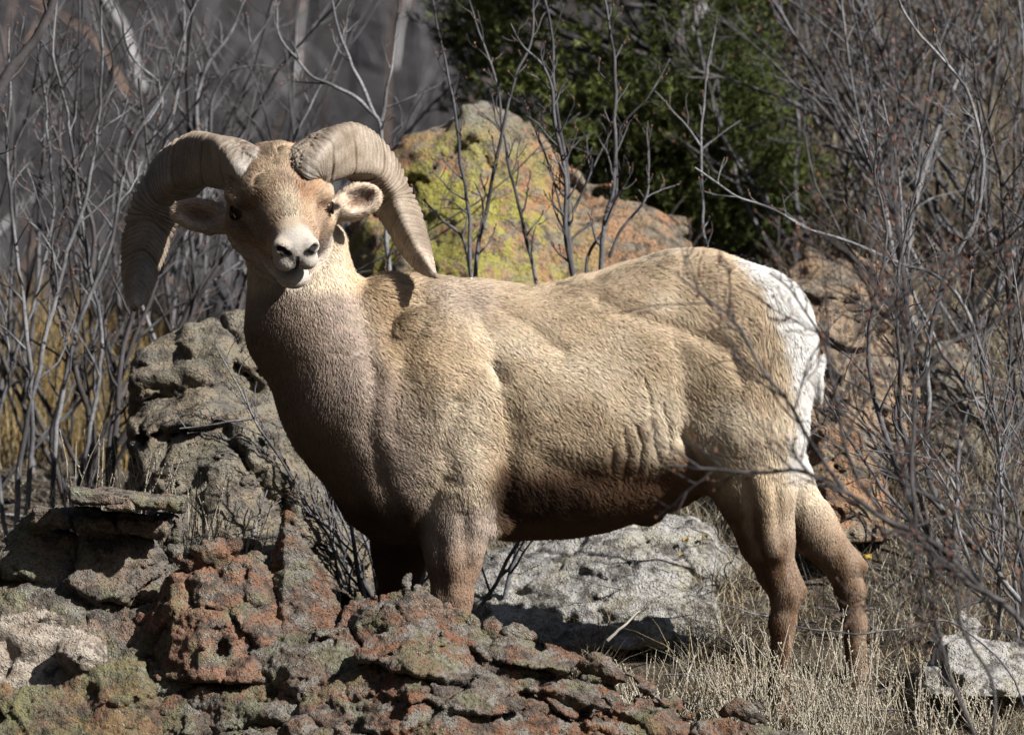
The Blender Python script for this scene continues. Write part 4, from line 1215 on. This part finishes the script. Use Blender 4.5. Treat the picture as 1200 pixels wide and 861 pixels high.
for i, (x, Y, n, H, ln, mt) in enumerate([(-30, 1.7, 7, 1.6, .15, 0), (60, 2.3, 8, 1.7, .0, 0), (120, 1.9, 7, 1.5, -.1, 1), (175, 2.6, 8, 1.6, .1, 0), (250, 2.9, 8, 1.5, .05, 0), (20, 3.0, 9, 1.9, .1, 1), (330, 3.4, 7, 1.6, .05, 0)]):
    auto_shrub(["bare grey shrub at the left picture edge behind the dark stems", "bare grey shrub standing in the golden grass on the left", "dark twiggy bare shrub between golden grass and layered rock",
                "bare grey shrub directly behind the curve of the left horn", "bare grey shrub further back between the two horns", "dark tall bare shrub at the far left behind all others",
                "faint bare grey shrub beyond the gap between horns and boulder"][i], x, 0, Y, n, H, ln, 130 + i, mat=M_BARKD if mt else M_BARKM, spacing=.15, keep=.3)
px_shrub("bare_branch", "thin bare twig arching down across the layered rock by the chest", [
    (.0040, .0020, L3(.42, (402, 800), (392, 652), (365, 600), (330, 540), (300, 490), (285, 455))),
    (.0032, .0014, L3(.42, (300, 492), (260, 496), (215, 500)))], 141, .07, .10, 1)
auto_shrub("small twiggy bare shrub growing against the layered rock beside the neck", 300, 0, .35, 5, .48, -.25, 145, r0=.0045, spacing=.06, Lf=.16, keep=.4)
auto_shrub("small bare shrub tucked behind the ram's chest beside the layered rock", 478, 0, .62, 9, .85, -.12, 147, r0=.007, spacing=.07, Lf=.22, keep=.5)
# right thicket
rt = ["tangled bare shrub close behind the ram's hind legs on the right", "dense bare shrub with reddish buds at the right edge", "bare shrub with crossing pale stems right of the rump", "bare shrub under the evergreen's right side",
      "tall bare shrub at the top right behind the others", "bare shrub in the upper right corner", "low tangled bare shrub at the right edge above the whitish stone", "bare grey shrub beside the evergreen's crown",
      "bare shrub between the pinkish rock and the right edge", "high bare shrub on the crest right of the evergreen"]
for i, (x, Y, n, H, ln) in enumerate([(1150, .75, 7, 1.1, -.25), (1190, 1.3, 10, 1.5, -.1), (1110, 1.9, 10, 1.5, .05), (960, 2.7, 8, 1.1, .15), (1180, 2.4, 11, 1.7, -.1), (1060, 3.1, 11, 1.5, .0), (1215, .35, 7, .9, -.35),
                                     (985, 3.6, 10, 1.4, .05), (1120, 2.6, 10, 1.3, -.05), (1170, 3.6, 11, 1.5, -.1)]):
    auto_shrub(rt[i], x, 0, Y, n, H, ln, 160 + i, spacing=.075, Lf=.26, keep=.30, bud=.0042, spread=.50, mat=M_BARKD if i in (1, 5, 7) else (M_BARK if i in (2, 6) else M_BARKM))
# near, out of focus branches in front of the rump
px_shrub("foreground_shrub", "blurred dark budded shrub branches hanging in front of the ram's rump", [
    (.0088, .0026, L3(-2.6, (1420, 1460), (1370, 1150), (1290, 860), (1200, 728), (1150, 688), (1085, 632), (1035, 607), (985, 577), (930, 552), (870, 557), (790, 548))),
    (.0048, .0018, L3(-2.6, (1075, 625), (1070, 520), (1072, 430), (1066, 340), (1050, 240), (1038, 150))),
    (.0045, .0018, L3(-2.6, (985, 577), (950, 520), (925, 470), (890, 430), (868, 385), (835, 350), (795, 318))),
    (.0040, .0018, L3(-2.4, (1040, 610), (1000, 540), (975, 460), (960, 400), (930, 350), (900, 320))),
    (.0042, .0018, L3(-2.8, (1072, 450), (1110, 400), (1150, 380), (1230, 340))),
    (.0050, .0020, L3(-2.4, (1140, 870), (1110, 790), (1095, 730), (1075, 640))),
    (.0045, .0018, L3(-2.8, (1200, 728), (1190, 640), (1150, 560), (1120, 480), (1090, 440))),
    (.0036, .0016, L3(-2.5, (1230, 640), (1170, 600), (1120, 590), (1060, 560), (1010, 520), (985, 470))),
    (.0036, .0016, L3(-2.7, (1230, 250), (1170, 290), (1110, 300), (1070, 330), (1030, 380), (990, 400))),
    (.0036, .0016, L3(-2.5, (1160, 870), (1165, 800), (1130, 740), (1120, 690), (1080, 660), (1060, 700), (1040, 760))),
    (.0038, .0016, L3(-2.6, (1068, 380), (1030, 340), (1000, 300), (960, 270)))], 181, .034, .22, 2, M_BARKD, .6, .0040, .25)
px_shrub("foreground_twig", "thin grey twig lying across the ram's hind feet", [
    (.0026, .0016, L3(-.7, (1235, 990), (1190, 800), (1120, 730), (1060, 738), (1010, 746), (965, 741), (930, 735)))], 183, .09, .03, 1)
px_shrub("bare_branch", "pale branches reaching left from the thicket above the rump", [
    (.0060, .0022, L3(.9, (1180, 650), (1165, 480), (1120, 340), (1040, 300), (950, 270), (905, 242), (858, 225), (815, 196))),
    (.0070, .0026, L3(1.0, (1250, 650), (1230, 560), (1170, 500), (1120, 440), (1090, 390), (1060, 300), (1052, 200), (1030, 100))),
    (.0080, .0030, L3(.9, (1130, 660), (1090, 560), (1085, 440), (1110, 330), (1150, 230), (1140, 120), (1080, 40), (1050, -20))),
    (.0060, .0022, L3(1.0, (1255, 650), (1230, 520), (1180, 470), (1120, 470), (1085, 500)))], 185, .08, .16, 2, None, .7, .0042)

# ------------------------------------------------------------------ evergreen
def evergreen():
    rr = np.random.default_rng(201)
    base = np.array([*P(760, 0, 3.1)[:1], 3.1, 0]); base[2] = float(ground_z(base[:1], base[1:2])[0]) - .05
    t = empty("evergreen_tree", base); tag(t, "dense dark green evergreen growing behind the yellow lichened boulder", "evergreen tree")
    tr, tq = wander(base, (.02, 0, 1), 2.2, .06, .012, rr, 14, .05, .05)
    V, Q = tubes([(tr, tq)], 12); link("trunk", mesh("trunk", V, Q), M_BARKD, t)
    cc = P(722, 60, 3.1); limbs = []; sprigs = []
    for i in range(250):
        v = rr.standard_normal(3); v /= np.linalg.norm(v)
        if i > 175: cc = P(838, 205, 3.0); sc_ = .52
        else: cc = P(722, 40, 3.1); sc_ = 1.0
        rad = rr.uniform(.5, 1.0) ** .6 * sc_
        tip = cc + v * np.array([.475, .50, .58]) * rad * (1 + .22 * vn(np.array([v * 2.2]), 3)[0])
        if tip[2] < P(0, 285, 3.1)[2]: tip[2] = P(0, rr.uniform(230, 285), 3.1)[2]
        k = int(np.clip((tip[2] - base[2] - .25 * np.linalg.norm(tip[:2] - base[:2])) / 2.2 * 13, 1, 13))
        s = tr[k]; mid = (s + tip) / 2 + rr.normal(0, .03, 3) - np.array([0, 0, .03])
        tt = np.linspace(0, 1, 7)[:, None]
        q = (1 - tt) ** 2 * s + 2 * tt * (1 - tt) * mid + tt ** 2 * tip
        limbs.append((q, np.linspace(.011, .002, 7)))
        n = rr.integers(26, 52); sz = rr.uniform(.035, .070)
        pts = tip + rr.normal(0, 1, (n, 3)) * sz * np.array([1.15, 1.15, .6])
        out = pts - s; out /= np.linalg.norm(out, axis=1, keepdims=True)
        dr = out + .5 * rr.standard_normal((n, 3)) + np.array([0, 0, .45])
        cl = rr.uniform(0, 1)
        for a, b in zip(pts, dr): sprigs.append((a, b / np.linalg.norm(b), cl))
    V, Q = tubes(limbs, 5); link("limbs", mesh("limbs", V, Q), M_BARKD, t)
    A = np.array([s[0] for s in sprigs]); D = np.array([s[1] for s in sprigs]); CLr = np.array([s[2] for s in sprigs])
    n = len(A); K = 34; L = rr.uniform(.035, .06, (n, 1))
    f = rr.uniform(0, 1, (n, K)); root = A[:, None] + D[:, None] * (f * L)[..., None]
    nd = D[:, None] * .75 + .62 * rr.standard_normal((n, K, 3)); nd /= np.linalg.norm(nd, axis=-1, keepdims=True)
    tipn = root + nd * rr.uniform(.016, .030, (n, K, 1))
    w = np.cross(nd, rr.standard_normal((n, K, 3))); w /= np.linalg.norm(w, axis=-1, keepdims=True) + 1e-9; w *= .0015
    V = np.stack([root - w, root + w, tipn], 2).reshape(-1, 3); F = np.arange(len(V)).reshape(-1, 3)
    g = np.clip(CLr[:, None] * .6 + .4 * rr.random((n, K)), 0, 1)[..., None]
    cdark, clite = np.array([.035, .050, .013]), np.array([.135, .16, .038])
    cc_ = (cdark + (clite - cdark) * g ** 1.5)
    cc_ = np.repeat(cc_.reshape(-1, 3), 3, 0)
    m = NT("evergreen_needles"); at = m.new("ShaderNodeAttribute", attribute_name="Col"); m.color(at.outputs["Color"]); m.rough(.6)
    me = mesh("crown", V, F, False, cc_); link("crown", me, m.m, t)
evergreen()

# ------------------------------------------------------------------ grass
m = NT("dry_grass_blade"); at = m.new("ShaderNodeAttribute", attribute_name="Col"); m.color(at.outputs["Color"]); m.rough(.7); M_GRASS = m.m
def blades(root, H, W, lean, col, rr, segs=3, curl=.5):
    n = len(root); a = rr.uniform(0, 2 * np.pi, n)
    dirh = np.stack([np.cos(a), np.sin(a), 0 * a], 1); side = np.stack([-np.sin(a), np.cos(a), 0 * a], 1)
    tw = rr.uniform(0, np.pi, n); side = side * np.cos(tw)[:, None] + dirh * np.sin(tw)[:, None]
    V = []
    for k in range(segs + 1):
        f = k / segs
        c = root + np.array([0, 0, 1.0]) * (H * f * (1 - .25 * lean * f))[:, None] + dirh * (H * lean * f ** (1 + curl))[:, None]
        w = W * (1 - f) ** .7 if k else W
        if k < segs: V += [c - side * w[:, None], c + side * w[:, None]]
        else: V += [c]
    m_ = len(V); V = np.stack(V, 1).reshape(-1, 3); o = (np.arange(n) * m_)[:, None]
    Q = np.concatenate([o + np.array([[2 * k, 2 * k + 1, 2 * k + 3, 2 * k + 2]]) for k in range(segs - 1)])
    T = o + np.array([[2 * segs - 2, 2 * segs - 1, 2 * segs]])
    return V, [Q, T], np.repeat(col, m_, 0)
def grass_patch(name, label, n, xr, yr, H, W, cols, seed, lean=(.2, 1.0), clump=26, keepout=None, dens=None):
    rr = np.random.default_rng(seed); nc = max(1, n // clump)
    cx = rr.uniform(*xr, nc); cy = rr.uniform(*yr, nc)
    if dens is not None:
        k = rr.random(nc) < dens(cx, cy); cx, cy = cx[k], cy[k]; nc = len(cx)
    x = np.repeat(cx, clump) + rr.normal(0, .028, nc * clump); y = np.repeat(cy, clump) + rr.normal(0, .028, nc * clump)
    ch = np.repeat(rr.uniform(.5, 1.25, nc), clump); n = len(x)
    z = ground_z(x, y) - .005
    h = rr.uniform(*H, n) * ch; w = rr.uniform(.0007, W, n)
    cols = np.array(cols); ci = rr.integers(0, len(cols), nc); col = cols[np.where(rr.random(n) < .65, np.repeat(ci, clump), rr.integers(0, len(cols), n))] * rr.uniform(.6, 1.15, (n, 1))
    V, F, C = blades(np.stack([x, y, z], 1), h, w, rr.uniform(*lean, n), col, rr)
    return tag(link(name, mesh(name, V, F, False, C), M_GRASS), label, "grass", kind="stuff")
STRAW = [(.30, .235, .145), (.25, .20, .125), (.36, .31, .22), (.17, .135, .09), (.26, .24, .19)]
GREYG = [(.24, .22, .18), (.32, .30, .25), (.17, .155, .125), (.12, .105, .085)]
GOLDG = [(.30, .20, .07), (.24, .175, .08), (.28, .22, .12), (.12, .09, .05)]
grass_patch("dry_grass", "matted dry straw coloured grass around the ram's hind legs and up the slope", 46000, (-.25, 2.3), (-.45, 2.4), (.05, .15), .0018, STRAW + GREYG[:2], 301, (.2, 1.4))
grass_patch("grass", "low grey dead grass between the rocks below the ram's chest", 9000, (-1.7, .1), (-.1, 2.2), (.04, .11), .0016, GREYG + STRAW, 303, (.3, 1.5))
grass_patch("golden_grass", "blurred tall golden grass at the left behind the thicket", 8000, (-1.75, -.9), (2.3, 3.9), (.10, .26), .0024, GOLDG, 305, (.05, .5), 30)
grass_patch("upper_grass", "dry pale grass high on the slope among the right thicket", 14000, (.7, 2.7), (2.4, 5.5), (.08, .22), .0024, [tuple(.6 * v for v in c) for c in STRAW], 307, (.2, 1.0))
# fallen twigs on the slope
rr = np.random.default_rng(311); tw = []
for i in range(700):
    x = rr.uniform(-1.9, 2.2); y = rr.uniform(-.1, 3.0); z = float(ground_z(np.array([x]), np.array([y]))[0]) + rr.uniform(.005, .05)
    a = rr.uniform(0, 6.28); q, qr = wander((x, y, z), (math.cos(a), math.sin(a) * .6, rr.uniform(-.05, .35)), rr.uniform(.08, .32), rr.uniform(.0012, .0035), .0008, rr, 6, .15, .0); tw.append((q, qr))
V, Q = tubes(tw, 4); tag(link("twig_litter", mesh("twig_litter", V, Q), M_BARK), "dead grey twigs littering the ground between rocks", "twig litter", kind="stuff")

# pale seed stalks
M_STALK = NT("pale_seed_stalk"); M_STALK.color(M_STALK.mix(M_STALK.ramp(M_STALK.noise(40, 3), [(.4, 0.0), (.6, 1.0)]), (.25, .215, .16), (.38, .345, .28))); M_STALK = M_STALK.m
def seed_plant(label, x, Y, n, H, seed, spread=.5, lean=0.0):
    rr = np.random.default_rng(seed); k = (CAM_D + Y) / CAM_D; X = (x - 600) / PXM * k
    z = float(ground_z(np.array([X]), np.array([Y]))[0]) - .01
    st, seeds = [], []
    for i in range(n):
        q, qr = wander((X + rr.normal(0, .035), Y + rr.normal(0, .035), z), (lean + rr.normal(0, spread), rr.normal(0, spread), 1), H * rr.uniform(.45, 1.1), .0015, .0008, rr, 9, .07, .05)
        st.append((q, qr))
        for j in range(rr.integers(1, 4)):
            b = q[rr.integers(3, 7)]; s, sr = wander(b, (rr.normal(0, .5), rr.normal(0, .5), 1), H * rr.uniform(.15, .35), .0011, .0006, rr, 6, .08, .08); st.append((s, sr))
            for u in np.linspace(.3, 1, 9): seeds.append(s[int(u * 5)] + rr.normal(0, .0018, 3))
        for u in np.linspace(.45, 1, 14):
            f = u * 8; i0 = min(int(f), 7); seeds.append(q[i0] * (1 - f + i0) + q[i0 + 1] * (f - i0) + rr.normal(0, .0016, 3))
    t = empty("seed_plant", (X, Y, z)); tag(t, label, "dry plant", "dry seed stalk plants")
    V, Q = tubes(st, 4); link("stalks", mesh("stalks", V, Q), M_STALK, t)
    bm_ = bud_mesh(seeds, rr, .0027, .9); bm_.name = "seeds"; link("seeds", bm_, M_STALK, t)["kind"] = "stuff"
for i, (lab, x, Y, n, H) in enumerate([
    ("pale seed stalks just left of the near hind leg", 862, -.22, 26, .34), ("pale seed stalks at the near hind hoof", 905, -.30, 28, .33), ("pale seed stalks between the two hind legs", 955, -.20, 26, .36),
    ("pale seed stalks right of the far hind leg", 1015, -.12, 24, .30), ("pale seed stalks above the slab's lower right end", 800, -.30, 26, .30), ("short pale seed stalks beside the slab's middle", 740, -.25, 22, .26),
    ("sparse pale seed stalks near the white stick", 690, -.15, 14, .24), ("pale seed stalks at the bottom edge right of the slab", 985, -.42, 24, .30), ("pale seed stalks in the lower right corner", 1090, -.30, 20, .30),
    ("pale seed stalks before the whitish stone at right", 1160, -.2, 20, .26),
    ("pale seed stalks above the grey rock's flat top", 150, .25, 60, .60), ("pale seed stalks between grey rock and layered rock", 225, .2, 60, .56), ("pale seed stalks behind the reddish boulder", 268, .12, 44, .46),
    ("pale seed stalks at the left above the grey rock", 112, .35, 40, .60), ("short seed stalks beside the pointed rock spike", 400, .1, 22, .22)]):
    seed_plant(lab, x, Y, n, H, 330 + i, .20 if i >= 10 else .38, lean=-.15 if i < 10 else 0)
# a bleached stick
V, Q = tubes([wander(P(712, 750, .0), (.9, 0, .75), .11, .0042, .0016, np.random.default_rng(5), 10, .16, .0)], 8)
m = NT("bleached_wood"); m.color((.42, .385, .33)); tag(link("bleached_stick", mesh("bleached_stick", V, Q), m.m), "short bleached white stick poking up from the grass", "stick")
# yellow leaves on the pale rock and in the grass
m = NT("yellow_leaf"); m.color((.26, .175, .035)); M_LEAF = m.m
for i, (x, y, Y, s) in enumerate([(593, 668, .55, .009), (803, 632, .75, .009), (826, 628, .78, .007), (798, 650, .7, .007), (1016, 652, .5, .012)]):
    r2 = np.random.default_rng(400 + i); t = np.linspace(0, 2 * np.pi, 13, endpoint=False)
    V = np.stack([np.cos(t) * s, np.sin(t) * s * .2 - .004 * np.cos(2 * t), np.sin(t) * s * .62 + .003 * np.sin(3 * t)], 1) + P(x, y, Y); V = np.concatenate([V, V + np.array([0, .0015, 0])])
    F = [np.array([list(range(13))[::-1], list(range(13, 26))]), np.array([[j, (j + 1) % 13, 13 + (j + 1) % 13, 13 + j] for j in range(13)])]
    tag(link("yellow_leaf", mesh("yellow_leaf", V, F), M_LEAF), ["yellow leaf on the whitish rock beside the near foreleg", "yellow leaf on the whitish rock left of the hind leg", "yellow leaf touching the hind leg's left side",
        "lower yellow leaf on the whitish rock's right end", "large yellow orange leaf behind the far hind hock", "tiny yellow leaf at the whitish rock's upper left"][i], "leaf", "yellow leaves")

# ------------------------------------------------------------------ far brush
rr = np.random.default_rng(500); n = 16000
y = 9 + 36 * rr.random(n) ** 1.3; x = rr.normal(0, 1, n) * (y + 14) * .17 - .2
z = ground_z(x, y); H = rr.uniform(.4, 1.2, n); W = rr.uniform(.005, .012, n); big = rr.random(n) < .03; W[big] *= 1.7; H[big] *= 1.5
col = np.where(big[:, None], np.array([.45, .44, .45]), np.array([.075, .073, .079])) * rr.uniform(.5, 1.4, (n, 1))
warm = rr.random(n) < .12; col[warm] = np.array([.22, .14, .10]) * rr.uniform(.6, 1.2, (warm.sum(), 1))
V, F, C = blades(np.stack([x, y, z], 1), H, W, rr.uniform(.1, 1.3, n), col, rr)
tag(link("far_brush", mesh("far_brush", V, F, False, C), M_GRASS), "blurred mass of grey leafless brush covering the far hillside", "brush", kind="stuff")
